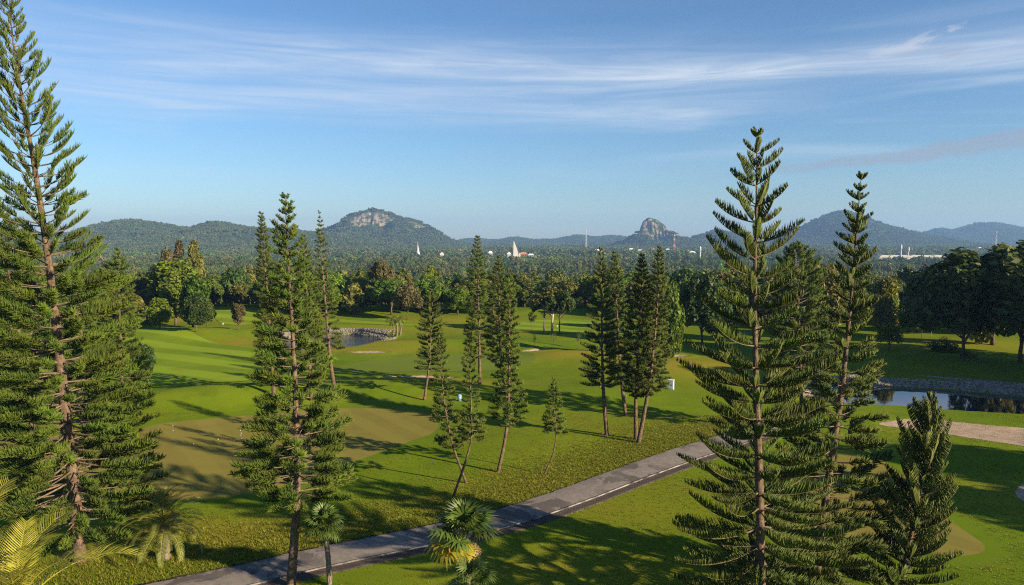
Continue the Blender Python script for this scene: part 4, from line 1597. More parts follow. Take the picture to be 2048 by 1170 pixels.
T('sapling_tree', 'thin dark sapling left of the airy pale limbed tree', 1064, 660, 622, 10, 'oval', 'leaf_dark', 1, group=G, split=.5, nleaf=700)
T('sapling_tree', 'staked sapling on the shaded lawn behind the middle pines', 1069, 692, 664, 5, 'oval', 'leaf_mid', 2, group='saplings on the far lawns', split=.45, nleaf=260)
T('sapling_tree', 'bushier sapling beside the staked sapling', 1107, 690, 664, 9, 'round', 'leaf_mid', 1, group='saplings on the far lawns', split=.35, nleaf=320)
T('sapling_tree', 'small sapling at the left foot of the tall dark trunk pine', 1157, 696, 660, 8, 'oval', 'leaf_dark', 1, group='saplings on the far lawns', split=.45, nleaf=320)
T('broadleaf_tree', 'bright leafy shrub like tree right of the dark twin pines', 1342, 716, 572, 25, 'oval', 'leaf_bright', 1, group=G, split=.12, nleaf=3400, leaf=.42)
T('broadleaf_tree', 'green tree behind the big feathery pine', 1404, 690, 540, 50, 'round', 'leaf_dark', 2, group=G, split=.22)
T('broadleaf_tree', 'dark tree on the far lawn left of the big feathery pine', 1368, 664, 566, 34, 'round', 'leaf_dark', 0, group=G, split=.22)
T('broadleaf_tree', 'low dark tree half hidden by the big feathery pine boughs', 1432, 694, 596, 36, 'round', 'leaf_dark', 1, group=G, split=.22)
T('broadleaf_tree', 'yellow tipped tree between the two tall right pines', 1640, 690, 520, 42, 'round', 'leaf_olive', 2, group=G, split=.2)
T('flowering_tree', 'small tree with pale yellow blossom clusters right of the slim tall pine', 1778, 700, 644, 22, 'round', 'leaf_bright', 0, group=G, split=.2, nleaf=1500, leaf=.4)
T('broadleaf_tree', 'olive tree behind the small blossom tree', 1770, 672, 560, 34, 'oval', 'leaf_olive', 1, group=G, split=.2)
T('broadleaf_tree', 'pale green slim tree beside the dark grove', 1818, 664, 592, 24, 'oval', 'leaf_mid', 2, group=G, split=.24)
T('sapling_tree', 'thin young tree on the sunny strip beside the dark grove', 1843, 676, 650, 11, 'umbrella', 'leaf_bright', 2, group='saplings on the far lawns', split=.6, nleaf=300)
T('sapling_tree', 'bare stemmed young tree with pale trunk at the edge of the dark grove', 1862, 675, 650, 7, 'umbrella', 'leaf_mid', 1, group='saplings on the far lawns', split=.75, nleaf=160, bark='bark_pale')
G3 = 'dark grove at the right edge'
T('broadleaf_tree', 'huge dark tree at the left of the right edge grove', 1925, 720, 500, 100, 'round', 'leaf_dark', 0, group=G3, split=.2, nleaf=9000, trunk=.12)
T('broadleaf_tree', 'huge dark tree at the right of the grove, cut by the picture edge', 2040, 726, 486, 112, 'round', 'leaf_dark', 1, group=G3, split=.2, nleaf=9000, trunk=.12)
T('broadleaf_tree', 'olive topped dark tree behind the two huge grove trees', 1985, 690, 500, 84, 'oval', 'leaf_olive', 3, group=G3, split=.2)
T('shrub', 'dark round shrub at the foot of the right edge grove', 1888, 706, 672, 32, 'shrub', 'leaf_dark', 0, group=G3, cat='shrub', split=.05, nleaf=2500)
T('shrub', 'vase shaped dark shrub on the lawn before the right edge grove', 1938, 724, 694, 18, 'shrub', 'leaf_dark', 1, group=G3, cat='shrub', split=.25, nleaf=800)
# the trees that shade the pond and the lawn stand beyond the right edge of the picture
G4 = 'trees beyond the right edge'
for i, (x, y, h_, w_) in enumerate(((66, 62, 17, 6.5), (74, 72, 19, 7), (70, 84, 16, 6.5), (88, 60, 18, 7), (92, 80, 20, 8), (63, 33, 15, 5.5), (52, 30, 13, 4.5))):
    tree('broadleaf_tree', 'large dark tree standing beyond the right edge of the picture', (x, y), h_, w_, 'round' if i % 2 else 'oval', 'leaf_dark', i % 4, group=G4, split=.2, nleaf=9000)

# ------------------------------------------------------------------ the belt of trees behind the course: nearest ones one by one, the rest as one wood
EDGE = [(-300, 108), (0, 112), (250, 126), (300, 140), (415, 176), (520, 178), (535, 150), (650, 147), (760, 151), (900, 150), (1030, 152), (1045, 172), (1180, 172), (1200, 150), (1400, 142), (1560, 128), (1770, 132), (1785, 158), (1880, 160), (1895, 118), (2400, 118)]


def edge_depth(px):
    return np.interp(px, [e[0] for e in EDGE], [e[1] for e in EDGE])


PLACES = []   # clear ground round buildings: x, y, radius


def clear(x, y):
    return all((x - a) ** 2 + (y - b) ** 2 > r * r for a, b, r in PLACES)


def belt():
    rng = random.Random(21)
    kinds = [('round', 'leaf_dark'), ('oval', 'leaf_mid'), ('round', 'leaf_mid'), ('oval', 'leaf_dark'), ('umbrella', 'leaf_olive'), ('round', 'leaf_olive'), ('oval', 'leaf_bright'), ('umbrella', 'leaf_mid')]
    looks = {'leaf_dark': 'dark green', 'leaf_mid': 'mid green', 'leaf_olive': 'olive', 'leaf_bright': 'light green'}
    shapes = {'round': 'round crowned', 'oval': 'upright oval', 'umbrella': 'flat topped'}
    zones = [(-400, 'left of the left copse'), (270, 'behind the left copse'), (520, 'behind the columnar pine'), (680, 'behind the small blue pond'), (840, 'behind the middle pines'), (1030, 'behind the sunlit far fairway'), (1190, 'behind the dark twin pines'), (1400, 'behind the big feathery pine'), (1760, 'behind the shaded pond'), (2600, '')]
    got, rest = [], []
    tries = 0
    while tries < 9000 and len(got) + len(rest) < 900:
        tries += 1
        px = rng.uniform(-120, 2170)
        e = float(edge_depth(px))
        row = rng.random() ** 1.5
        y = e + row * (300 - e)
        x = (px - 1024) / F * y
        mind = 4.6 + 3.5 * row
        if any((x - a) ** 2 + (y - b) ** 2 < mind * mind for a, b, *_ in got) or any((x - a) ** 2 + (y - b) ** 2 < mind * mind for a, b, *_ in rest):
            continue
        (got if y < e + 34 and len(got) < 190 else rest).append((x, y, px, y - e))
    ordn = ['first', 'second', 'third', 'fourth', 'fifth', 'sixth', 'seventh', 'eighth', 'ninth', 'tenth', 'eleventh', 'twelfth', 'thirteenth', 'fourteenth', 'fifteenth']
    names = {}
    for x, y, px, dd in sorted(got, key=lambda g: g[2]):
        k, lm = kinds[min(int(rng.random() ** 1.25 * 8), 7)]
        zone = [z for z in zones if z[0] <= px][-1][1]
        hgt = rng.uniform(5.0, 7.6) + (.8 if dd > 15 else 0) + (1.2 if px > 1400 else 0)
        if rng.random() < .12 and dd > 10:
            hgt *= 1.25
        o = tree('broadleaf_tree', 'tree', (x, y), hgt, rng.uniform(2.4, 3.9), k, lm, rng.randrange(4), group='trees of the belt ' + zone, split=(.34 if dd < 9 else .22), nleaf=6500, leaf=.28)
        names.setdefault(f'{shapes[k]} {looks[lm]} tree in the belt {zone}', []).append(o)
    for lab, os_ in names.items():
        for i, o in enumerate(os_):
            o['label'] = lab if len(os_) == 1 else f'{ordn[min(i, 14)]} {lab.replace("tree in the belt", "belt tree")}, counted from the left'
    return rest


# ------------------------------------------------------------------ scattered masses (woods, grass)
def scatter_group():
    g = bpy.data.node_groups.new('scatter', 'GeometryNodeTree')
    g.interface.new_socket('Geometry', in_out='INPUT', socket_type='NodeSocketGeometry')
    g.interface.new_socket('Collection', in_out='INPUT', socket_type='NodeSocketCollection')
    g.interface.new_socket('Geometry', in_out='OUTPUT', socket_type='NodeSocketGeometry')
    n = g.nodes
    i, o = n.new('NodeGroupInput'), n.new('NodeGroupOutput')
    ci = n.new('GeometryNodeCollectionInfo')
    ci.inputs['Separate Children'].default_value = True
    ci.inputs['Reset Children'].default_value = True
    ip = n.new('GeometryNodeInstanceOnPoints')
    ip.inputs['Pick Instance'].default_value = True

    def na(name, typ):
        a = n.new('GeometryNodeInputNamedAttribute')
        a.data_type = typ
        a.inputs[0].default_value = name
        return a.outputs[0]
    cx = n.new('ShaderNodeCombineXYZ')
    L = g.links.new
    L(i.outputs['Geometry'], ip.inputs['Points'])
    L(i.outputs['Collection'], ci.inputs['Collection'])
    L(ci.outputs[0], ip.inputs['Instance'])
    L(na('idx', 'INT'), ip.inputs['Instance Index'])
    L(na('rz', 'FLOAT'), cx.inputs[2])
    L(cx.outputs[0], ip.inputs['Rotation'])
    L(na('sc', 'FLOAT_VECTOR'), ip.inputs['Scale'])
    L(ip.outputs[0], o.inputs[0])
    return g


SCG = scatter_group()


def scatter(name, label, cat, pts, sc, idx, meshes):
    coll = bpy.data.collections.new(name + '_kinds')
    for k, me in enumerate(meshes):
        coll.objects.link(bpy.data.objects.new(f'{name}_kind_{k:02d}', me))
    pts = np.asarray(pts, np.float32)
    me = bpy.data.meshes.new(name)
    me.vertices.add(len(pts))
    me.vertices.foreach_set('co', pts.ravel())
    a = me.attributes.new('rz', 'FLOAT', 'POINT')
    a.data.foreach_set('value', (RNG.random(len(pts)) * 6.283).astype(np.float32))
    a = me.attributes.new('sc', 'FLOAT_VECTOR', 'POINT')
    a.data.foreach_set('vector', np.asarray(sc, np.float32).ravel())
    a = me.attributes.new('idx', 'INT', 'POINT')
    a.data.foreach_set('value', np.asarray(idx, np.int32))
    o = link(name, me)
    md = o.modifiers.new('scatter', 'NODES')
    md.node_group = SCG
    for it in SCG.interface.items_tree:
        if it.name == 'Collection':
            md[it.identifier] = coll
    tag(o, label, cat, kind='stuff')
    return o


def whole_tree_mesh(kind, leafmat, seed, nleaf, leaf, h=9.0, w=3.6):
    rng = np.random.default_rng(seed)
    V, Fq, vals, C = crown_np(kind, rng, w, h * .82, nleaf, leaf)
    V[:, 2] += h * .18
    mb = MB()
    mb.tube([(0, 0, -.5), (0, 0, h * .3), (0, 0, h * .6)], [.2, .15, .08], 5, cap=False)
    o = len(mb.v)
    bf = np.array(mb.f)
    return mesh_np('wood_tree', np.concatenate([np.array([tuple(p) for p in mb.v]), V]), [bf, Fq + o], [M['bark_dark'], M[leafmat]],
                   mi=[np.zeros(len(bf)), np.ones(len(Fq))], attr={'v': np.concatenate([np.full(o, .5), vals])})


def patch_mesh(leafmat, seed, size, n, hgt, w, leaf, per):
    rng = np.random.default_rng(seed)
    Vs, Fs, vs, o = [], [], [], 0
    for i in range(n):
        kind = ('round', 'oval', 'umbrella', 'round')[i % 4]
        k = .7 + .7 * rng.random()
        V, Fq, vals, C = crown_np(kind, rng, w * k, hgt * k, per, leaf)
        V += np.array([(rng.random() - .5) * size, (rng.random() - .5) * size, -.12 * hgt])
        vals = np.clip(vals * .6 + .4 * rng.random(), 0, 1)
        Vs.append(V); Fs.append(Fq + o); vs.append(vals)
        o += len(V)
    return mesh_np('wood_patch', np.concatenate(Vs), [np.concatenate(Fs)], M[leafmat], attr={'v': np.concatenate(vs)})


# ------------------------------------------------------------------ buildings and masts of the plain
M['white'] = plain('white_wall_paint', (0.50, 0.49, 0.47), 0.7, .3, .06, .5)
M['roof_o'] = plain('orange_roof_tiles', (0.42, 0.16, 0.07), 0.8, .2, .3, .9)
M['roof_g'] = plain('pale_metal_roof', (0.62, 0.64, 0.66), 0.5, .4, .1, .3)
M['glass'] = plain('dark_window_glass', (0.03, 0.035, 0.04), 0.15, .5)
M['red'] = plain('red_mast_paint', (0.45, 0.09, 0.05), 0.6)
M['gold'] = plain('gold_paint', (0.5, 0.3, 0.07), 0.4)
M['wood'] = plain('weathered_timber', (0.17, 0.12, 0.08), 0.9, .2, .3, 3)
M['blue'] = plain('pale_blue_plastic', (0.16, 0.27, 0.38), 0.5)
M['yellow'] = plain('yellow_plastic', (0.6, 0.45, 0.06), 0.5)
M['dark'] = plain('dark_metal', (0.05, 0.05, 0.05), 0.5)


def thing(name, label, cat, loc, rz=0, group=None):
    o = bpy.data.objects.new(name, None)
    o.empty_display_size = .5
    COL.objects.link(o)
    o.location = loc
    o.rotation_euler = (0, 0, rz)
    tag(o, label, cat, group)
    return o


def plain_at(px, d):
    x = (px - 1024) / F * d
    return Vector((x, d, h1(x, d)))


def house(label, px, d, w, dep, h, roofh, wall='white', roof='roof_o', rz=0., group='houses on the plain', lift=0., wins=3, clearr=None, name='house'):
    p = plain_at(px, d) + Vector((0, 0, lift))
    PLACES.append((p.x, p.y, clearr or max(w, dep) * .9))
    for k in range(1, 4):
        PLACES.append((p.x * (1 - k * 9.0 / d), p.y - k * 9.0, max(w, dep) * .55))
    t = thing(name, label, 'house', p, rz, group)
    mb = MB(); mb.box((0, 0, h / 2 - 1), (w, dep, h + 2)); link('wall', mb.mesh('wall', M[wall]), t)
    mb = MB()
    e = .7
    a, b = w / 2 + e, dep / 2 + e
    r_ = w * .28
    mb.add([(-a, -b, h), (a, -b, h), (a, b, h), (-a, b, h), (-r_, 0, h + roofh), (r_, 0, h + roofh), (-a, -b, h - .2), (a, -b, h - .2), (a, b, h - .2), (-a, b, h - .2)],
           [(0, 1, 5, 4), (1, 2, 5), (2, 3, 4, 5), (3, 0, 4), (6, 7, 1, 0), (7, 8, 2, 1), (8, 9, 3, 2), (9, 6, 0, 3), (9, 8, 7, 6)])
    link('roof', mb.mesh('roof', M[roof]), t)
    for i in range(wins):
        x = -w / 2 + w * (i + .5) / wins
        mb = MB(); mb.box((0, 0, 0), (w / wins * .45, .12, h * .4))
        wd = link('window', mb.mesh('window', M['glass']), t, (x, -dep / 2 - .03, h * .55))
    return t


def buildings():
    house('orange tiled pavilion roof rising out of the tree belt', 908, 400, 9, 7, 4.5, 3.0, lift=2.6, rz=R(14), group='houses on the plain', wall='wood')
    house('smaller orange roof beside the orange tiled pavilion', 894, 392, 6, 5, 3.8, 2.0, lift=1.2, rz=R(8), wall='wood')
    house('small white house at the foot of the cliff hill', 884, 1350, 6, 6, 5, 4, roof='white', lift=5)
    house('white gabled hall left of the sail shaped tower', 981, 1400, 7, 6, 6, 4, roof='roof_g', lift=6.5)
    house('red roofed temple hall right of the sail shaped tower', 1047, 1330, 13, 8, 4, 4, lift=7.5, wall='wood')
    house('long cream hall at the end of the temple group', 1062, 1360, 10, 7, 3, 2.5, lift=6.5, roof='roof_g')
    house('small white house left of the sail shaped tower', 1018, 1320, 6, 6, 7, 3, lift=5, roof='roof_g')
    house('white house between two pine tops', 1195, 1500, 16, 10, 6, 4, lift=6, roof='roof_g')
    far = [(1247, 1900), (1262, 1950), (1280, 1880), (1305, 1960), (1335, 1940), (1383, 1500), (1905, 2100), (1958, 2050), (2005, 2100)]
    nth = ('leftmost', 'second', 'third', 'fourth', 'fifth', 'rightmost', 'leftmost', 'middle', 'rightmost')
    for i, (px, d) in enumerate(far):
        house('%s tiny white house in the hazy village %s' % (nth[i], 'below the rock outcrop, counted from the left' if px < 1400 else 'at the far right'), px, d, 8 + (i % 3) * 3, 7, 5 + i % 2, 2.5, roof='roof_g' if i % 3 else 'roof_o', lift=3.5 if px < 1400 else 4.0,
              group='far village houses ' + ('below the rock outcrop' if px < 1400 else 'at the far right'), wins=2)
    # sheds with vaulted white roofs
    for i, (px, w) in enumerate(((1766, 18), (1786, 20), (1806, 20), (1828, 22), (1850, 22), (1872, 20))):
        d = 1250 + 8 * (i % 2)
        p = plain_at(px, d) + Vector((0, 0, 2.0))
        PLACES.append((p.x, p.y, 26))
        for k in range(1, 6):
            PLACES.append((p.x * (1 - k * 14.0 / d), p.y - k * 14.0, 16))
        t = thing('shed', '%s of the white vaulted sheds in a row at the right' % ('leftmost', 'second from the left', 'third from the left', 'fourth from the left', 'fifth from the left', 'rightmost')[i], 'shed', p, R(-6), 'white vaulted sheds')
        mb = MB(); mb.box((0, 0, 1.0), (w, 16, 8)); link('wall', mb.mesh('wall', M['white']), t)
        mb = MB()
        n = 9
        vs = []
        for y in (-8.6, 8.6):
            for j in range(n):
                a = math.pi * j / (n - 1)
                vs.append((-math.cos(a) * w * .49, y, 5 + math.sin(a) * 3.6))
        mb.add(vs, [(j, j + 1, n + j + 1, n + j) for j in range(n - 1)] + [tuple(range(n)), tuple(range(2 * n - 1, n - 1, -1))])
        link('roof', mb.mesh('roof', M['white']), t)
        mb = MB(); mb.box((0, 0, 0), (w * .3, .2, 3.4)); link('door', mb.mesh('door', M['glass']), t, (0, -8.05, 2.2))
    # slender white spire
    p = plain_at(836, 1450)
    PLACES.append((p.x, p.y, 16))
    t = thing('stupa', 'slender white spire stupa below the cliff hill', 'stupa', p)
    mb = MB(); mb.lathe([(4.6, -1), (4.6, 6), (4.0, 8), (3.6, 12), (2.2, 18), (1.2, 24), (.55, 29)], k=12); link('body', mb.mesh('body', M['white'], True), t)
    mb = MB(); mb.lathe([(.5, 29), (.35, 31), (.12, 34)], k=8); link('finial', mb.mesh('finial', M['white'], True), t)
    # sail shaped tower
    p = plain_at(1031, 1320)
    PLACES.append((p.x, p.y, 18))
    t = thing('temple_tower', 'tall white sail shaped temple tower', 'tower', p)
    prof = [(-4.0, 0), (6.5, 0), (6.0, 7), (4.6, 14), (2.4, 22), (-.6, 30), (-2.6, 35), (-3.4, 35), (-3.7, 22), (-3.9, 10)]
    vs = [(x, y * (1 - .6 * z / 36), z) for y in (-3.2, 3.2) for x, z in prof]
    n = len(prof)
    mb = MB(); mb.add(vs, [tuple(range(n)), tuple(range(2 * n - 1, n - 1, -1))] + [(i, n + i, n + (i + 1) % n, (i + 1) % n) for i in range(n)]); link('body', mb.mesh('body', M['white']), t)
    mb = MB(); mb.box((7.6, 0, 7), (3.6, 5, 14), taper=.6); link('side_wing', mb.mesh('side_wing', M['white']), t)
    # telecom masts
    for px, d, hgt, lab, pal in ((1348, 1500, 46, 'red and white lattice mast right of the rock outcrop', 1), (1172, 2200, 62, 'thin pale lattice mast in the hazy middle distance', 0), (1990, 1700, 54, 'white lattice mast above the right edge grove', 0)):
        p = plain_at(px, d)
        t = thing('telecom_mast', lab, 'mast', p, R(20), 'telecom masts')
        b0, b1, th = 2.4, .5, .2 * d / 1500
        seg = 7
        for q in range(seg):
            mb = MB()
            z0, z1 = hgt * q / seg, hgt * (q + 1) / seg
            r0_, r1_ = b0 + (b1 - b0) * q / seg, b0 + (b1 - b0) * (q + 1) / seg
            cs = [(1, 1), (-1, 1), (-1, -1), (1, -1)]
            for j in range(4):
                a, b = cs[j], cs[(j + 1) % 4]
                mb.tube([(a[0] * r0_, a[1] * r0_, z0), (a[0] * r1_, a[1] * r1_, z1)], th, 4)
                mb.tube([(a[0] * r0_, a[1] * r0_, z0), (b[0] * r1_, b[1] * r1_, z1)], th * .6, 3)
                mb.tube([(b[0] * r0_, b[1] * r0_, z0), (a[0] * r1_, a[1] * r1_, z1)], th * .6, 3)
            link('lattice_section', mb.mesh('lattice_section', M['red' if (pal and q % 2 == 0) else 'white']), t)
        mb = MB()
        for a in range(3):
            mb.box((math.cos(a * 2.1) * 1.2, math.sin(a * 2.1) * 1.2, hgt - 2), (.6, .6, 3))
        link('antenna', mb.mesh('antenna', M['white']), t)
    for px, d, hgt, lab in ((1400, 1100, 27, 'pale concrete water tower pillar left of the big feathery pine'), (1801, 1150, 28, 'cream pillar tower behind the white vaulted sheds'), (1816, 1180, 24, 'shorter white pillar beside the cream pillar tower')):
        p = plain_at(px, d)
        PLACES.append((p.x, p.y, 8))
        t = thing('water_tower', lab, 'water tower', p, 0, 'water towers on the plain')
        mb = MB(); mb.lathe([(.8, -1), (.75, hgt * .7)], k=10); link('shaft', mb.mesh('shaft', M['white'], True), t)
        mb = MB(); mb.lathe([(.75, hgt * .7), (1.4, hgt * .76), (1.4, hgt * .95), (.3, hgt)], k=10); link('tank', mb.mesh('tank', M['white'], True), t)


buildings()
# power line crossing the belt
POLES = []
for i, px in enumerate((1060, 1112, 1166)):
    d = 300
    p = plain_at(px, d)
    hgt = at_depth(px, 560, d).z - p.z
    t = thing('utility_pole', '%s timber power pole rising from the belt behind the far fairway' % ('left', 'middle', 'right')[i], 'power pole', p, 0, 'power poles in the belt')
    mb = MB(); mb.tube([(0, 0, -1), (0, 0, hgt)], [.18, .12], 8); link('post', mb.mesh('post', M['wood']), t)
    mb = MB(); mb.box((0, 0, hgt - .5), (.15, 2.2, .18)); link('crossarm', mb.mesh('crossarm', M['wood']), t)
    POLES.append(p + Vector((0, 0, hgt - .35)))
for i in range(2):
    a, b = POLES[i], POLES[i + 1]
    mb = MB()
    mb.tube([a.lerp(b, k / 8) + Vector((0, 0, -.35 * 4 * (k / 8) * (1 - k / 8))) for k in range(9)], .035, 4)
    tag(link('power_cable', mb.mesh('power_cable', M['roof_g'])), ('power cable between the left and middle power poles', 'power cable between the middle and right power poles')[i], 'cable', 'power cables')

# ------------------------------------------------------------------ woods
REST = belt()
WOOD = [whole_tree_mesh(k, m, 300 + i, 1500, .46) for i, (k, m) in enumerate((('round', 'leaf_dark'), ('oval', 'leaf_mid'), ('round', 'forest'), ('umbrella', 'leaf_olive'), ('oval', 'forest'), ('round', 'leaf_mid'), ('wispy', 'leaf_olive'), ('umbrella', 'forest')))]


def woods():
    rng = RNG
    pts, sc, idx = [], [], []
    for x, y, px, dd in REST:
        if clear(x, y):
            pts.append((x, y)); sc.append(.6 + .4 * rng.random()); idx.append(rng.integers(0, 8))
    n = 17000
    y = np.sqrt(rng.random(n) * (1000 ** 2 - 285 ** 2) + 285 ** 2)
    x = (rng.random(n) * 2 - 1) * y * .80
    dens = .55 + .6 * fbm(x / 90, y / 90, 77, 3)
    keep = rng.random(n) < np.clip(dens + .35, .12, 1)
    for a, b in zip(x[keep], y[keep]):
        if clear(a, b):
            big = rng.random()
            pts.append((a, b)); sc.append(.6 + .5 * rng.random() + (.5 if big > .96 else 0)); idx.append(int(np.clip((vnoise(a / 60, b / 60, 5) * 8 + rng.normal() * 1.6), 0, 7.99)))
    P = np.array(pts)
    z = H(P[:, 0], P[:, 1])
    s = np.array(sc)
    S = np.stack([s, s, s * (.8 + .4 * rng.random(len(s)))], 1)
    scatter('wood', 'mixed green wood spreading over the falling ground behind the tree belt', 'wood', np.column_stack([P, z]), S, idx, WOOD)
    # the plain
    patches = [patch_mesh(m, 400 + i, 34, 16, 8.5, 4.2, 1.5, 70) for i, m in enumerate(('forest', 'leaf_mid', 'forest', 'leaf_olive', 'hill_leaf', 'leaf_dark'))]
    n = 11500
    y = np.sqrt(rng.random(n) * (3300 ** 2 - 960 ** 2) + 960 ** 2)
    x = (rng.random(n) * 2 - 1) * y * .80
    # open fields in the plain
    f = fbm(x / 260, y / 120, 31, 3)
    keep = (f > -.22) & (rng.random(n) < .9)
    ok = np.array([clear(a, b) for a, b in zip(x, y)])
    keep &= ok
    x, y = x[keep], y[keep]
    s = .75 + .5 * rng.random(len(x))
    S = np.stack([s, s, s * (.75 + .5 * vnoise(x / 200, y / 90, 8))], 1)
    scatter('far_forest', 'hazy forest covering the plain below the hills', 'forest', np.column_stack([x, y, H(x, y)]), S, np.clip((vnoise(x / 170, y / 80, 15) * 6 + rng.normal(size=len(x)) * 1.2), 0, 5.99).astype(int), patches)
    hp = np.concatenate(HILL_PTS)
    hpm = [patch_mesh('hill_leaf', 500 + i, 40, 14, 8.5, 5.0, 1.9, 55) for i in range(4)]
    s = .48 + .34 * rng.random(len(hp))
    S = np.stack([s, s, s * (.7 + .5 * rng.random(len(hp)))], 1)
    scatter('hill_forest', 'dense forest cover on the hills', 'forest', hp, S, rng.integers(0, 4, len(hp)), hpm)


woods()

# ------------------------------------------------------------------ grass blades in the nearer rough
def tuft_mesh(seed, n=9, h=.09, w=.012, spread=.09):
    rng = np.random.default_rng(seed)
    V, Tr, vals = [], [], []
    for i in range(n):
        a = rng.random() * 6.283
        p = np.array([math.cos(a), math.sin(a), 0]) * spread * rng.random()
        d = np.array([math.cos(a) * .5, math.sin(a) * .5, 1]) * h * (.6 + .8 * rng.random())
        sd_ = np.array([-math.sin(a), math.cos(a), 0]) * w
        k = len(V)
        V += [p - sd_, p + sd_, p + d]
        Tr.append((k, k + 1, k + 2))
        vals += [rng.random()] * 3
    return mesh_np('tuft', V, [np.array(Tr)], M['blade'], attr={'v': vals})


def near_grass():
    n = 190000
    rng = RNG
    y = np.sqrt(rng.random(n) * (66 ** 2 - 31 ** 2) + 31 ** 2)
    x = (rng.random(n) * 2 - 1) * y * .72
    keep = np.ones(n, bool)
    for p in (GREEN_NEAR, GREEN_RIGHT):
        keep &= poly_sd(p, x, y) > .9
    pl = np.array(PL)
    dmin = np.full(n, 1e9)
    side = np.zeros(n)
    for i in range(0, len(pl) - 1, 3):
        j = min(i + 3, len(pl) - 1)
        e = pl[j] - pl[i]
        t = np.clip(((x - pl[i][0]) * e[0] + (y - pl[i][1]) * e[1]) / (e @ e), 0, 1)
        dd = np.hypot(x - pl[i][0] - t * e[0], y - pl[i][1] - t * e[1])
        s = (e[0] * (y - pl[i][1]) - e[1] * (x - pl[i][0])) > 0
        side = np.where(dd < dmin, s, side)
        dmin = np.minimum(dmin, dd)
    keep &= dmin > np.where(side > .5, HW - .05 + .1 * rng.random(n), HW + .84 + .1 * rng.random(n))
    for p, *_ in BUNKERS:
        keep &= poly_sd(p, x, y) > .1
    for p in (POND_RIGHT,):
        keep &= poly_sd(p, x, y) > .5
    # taller rough along the verge left of the path, short elsewhere
    verge = np.exp(-((dmin - 2.5) / 4.0) ** 2) * (side > .5)
    keep &= rng.random(n) < np.clip(.12 + .22 * fbm(x / 5, y / 5, 66, 3) + .75 * verge, .03, 1)
    x, y, verge = x[keep], y[keep], verge[keep]
    s = (.55 + .5 * rng.random(len(x))) * (1 + .55 * verge)
    S = np.stack([s, s, s * .9], 1)
    scatter('grass', 'short rough grass of the near lawn', 'grass', np.column_stack([x, y, H(x, y) - .005]), S, rng.integers(0, 5, len(x)), [tuft_mesh(600 + i) for i in range(5)])


near_grass()

# ------------------------------------------------------------------ small things on the course
def hole_marker(label, px, py):
    p = at(px, py)
    t = thing('hole_marker', label, 'hole marker', p, 0, 'practice hole markers')
    mb = MB(); mb.tube([(0, 0, 0), (0, 0, .42)], .008, 6); link('pin', mb.mesh('pin', M['kerb']), t)
    mb = MB(); mb.lathe([(.012, .40), (.028, .42), (.03, .45), (.015, .47)], k=10); link('knob', mb.mesh('knob', M['white'], True), t)
    mb = MB(); mb.lathe([(.055, .022), (.06, .03), (.055, .034)], k=12); link('cup_rim', mb.mesh('cup_rim', M['white']), t)


for px, py, lab in ((346, 862, 'topmost practice hole marker on the near green'), (483, 877, 'practice hole marker left of the columnar pine'), (481, 871, 'farther of the two close practice hole markers'), (293, 912, 'practice hole marker by the tall leaning pine boughs'), (235, 915, 'leftmost practice hole marker on the near green')):
    hole_marker(lab, px, py)
BALLM = MB(); BALLM.lathe([(.006, 0), (.03, .012), (.043, .043), (.03, .074), (.006, .086)], k=12)
BALLME = BALLM.mesh('golf_ball', M['white'], True)
for px, py, lab in ((387, 889, 'golf ball lying alone in the middle of the near green'), (436, 880, 'golf ball on the near green right of the lone ball'), (1253, 793, 'golf ball on the lawn below the white cabinet')):
    p = at(px, py)
    tag(link('golf_ball', BALLME, None, p + Vector((0, 0, .02)), None, 1.0), lab, 'golf ball', 'golf balls')
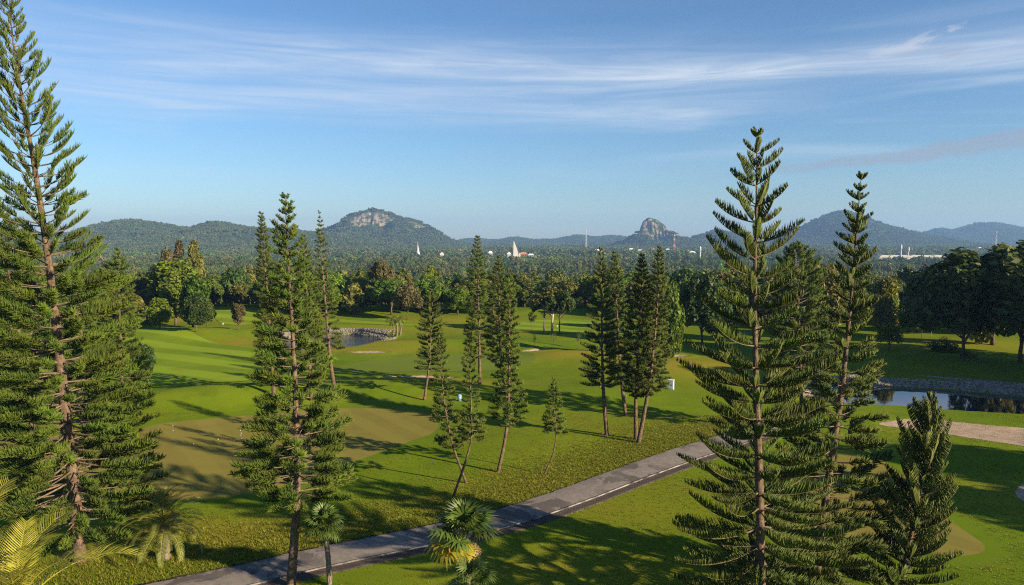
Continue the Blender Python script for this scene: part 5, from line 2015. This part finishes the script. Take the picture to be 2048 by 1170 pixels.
# white cabinet behind the dark twin pines
p = at(1342, 779)
t = thing('utility_cabinet', 'white utility cabinet standing on the lawn right of the dark twin pines', 'cabinet', p, R(-25))
M['cab'] = plain('pale_blue_white_paint', (0.40, 0.47, 0.53), 0.6)
t.scale = (.9, .9, .9)
mb = MB(); mb.box((0, 0, .55), (.62, .5, 1.1)); link('body', mb.mesh('body', M['cab']), t)
mb = MB(); mb.box((0, 0, 1.13), (.70, .58, .06)); link('lid', mb.mesh('lid', M['roof_g']), t)
mb = MB(); mb.box((0, -.262, .58), (.5, .02, .85)); dr = link('door', mb.mesh('door', M['cab']), t)
mb = MB(); mb.box((.18, -.285, .6), (.03, .025, .14)); link('handle', mb.mesh('handle', M['dark']), dr)
mb = MB(); mb.box((0, 0, .0), (.66, .54, .08)); link('base', mb.mesh('base', M['kerb']), t)
# pale blue bin half hidden by the small pines
p = at(919, 802)
t = thing('litter_bin', 'pale blue bin half hidden between the two small leaning pines', 'bin', p)
mb = MB(); mb.lathe([(.20, 0), (.25, .62)], k=14); link('body', mb.mesh('body', M['blue'], True), t)
mb = MB(); mb.lathe([(.27, .62), (.27, .67), (.12, .78)], k=14); link('lid', mb.mesh('lid', M['blue'], True), t)
t.scale = (.85, .85, .85)
# tee markers and a distance post far away
for px, py, lab, m in ((365, 657, 'yellow tee marker in front of the left copse', 'yellow'), (446, 650, 'white tee marker left of the lone brownish tree', 'white'), (1114, 655, 'white marker post between the trunks on the sunlit far fairway', 'white')):
    p = at(px, py)
    t = thing('tee_marker', lab, 'tee marker', p, 0, 'tee markers')
    mb = MB(); mb.tube([(0, 0, -.05), (0, 0, .22)], .05, 8); link('stake', mb.mesh('stake', M['white']), t)
    mb = MB(); mb.lathe([(.05, .18), (.13, .24), (.14, .32), (.06, .38)], k=10); link('head', mb.mesh('head', M[m], True), t)
# ------------------------------------------------------------------ haze
def build_haze():
    m = bpy.data.materials.new('haze_air')
    m.use_nodes = True
    t = NT(m.node_tree)
    out = t.n('ShaderNodeOutputMaterial')
    v = t.n('ShaderNodeVolumePrincipled')
    v.inputs['Color'].default_value = (0.30, 0.56, 1.0, 1)
    v.inputs['Density'].default_value = 0.00013
    v.inputs['Anisotropy'].default_value = 0.1
    t.put(out.inputs[1], v.outputs[0])
    mb = MB()
    lo, hi = -48.0, 190.0
    mb.box((0, (FAR - 160) / 2 + 10, (lo + hi) / 2), (10600, FAR + 260, hi - lo))
    o = link('haze', mb.mesh('haze', m))
    tag(o, 'thin bluish morning haze over the plain', 'haze', kind='stuff')


build_haze()
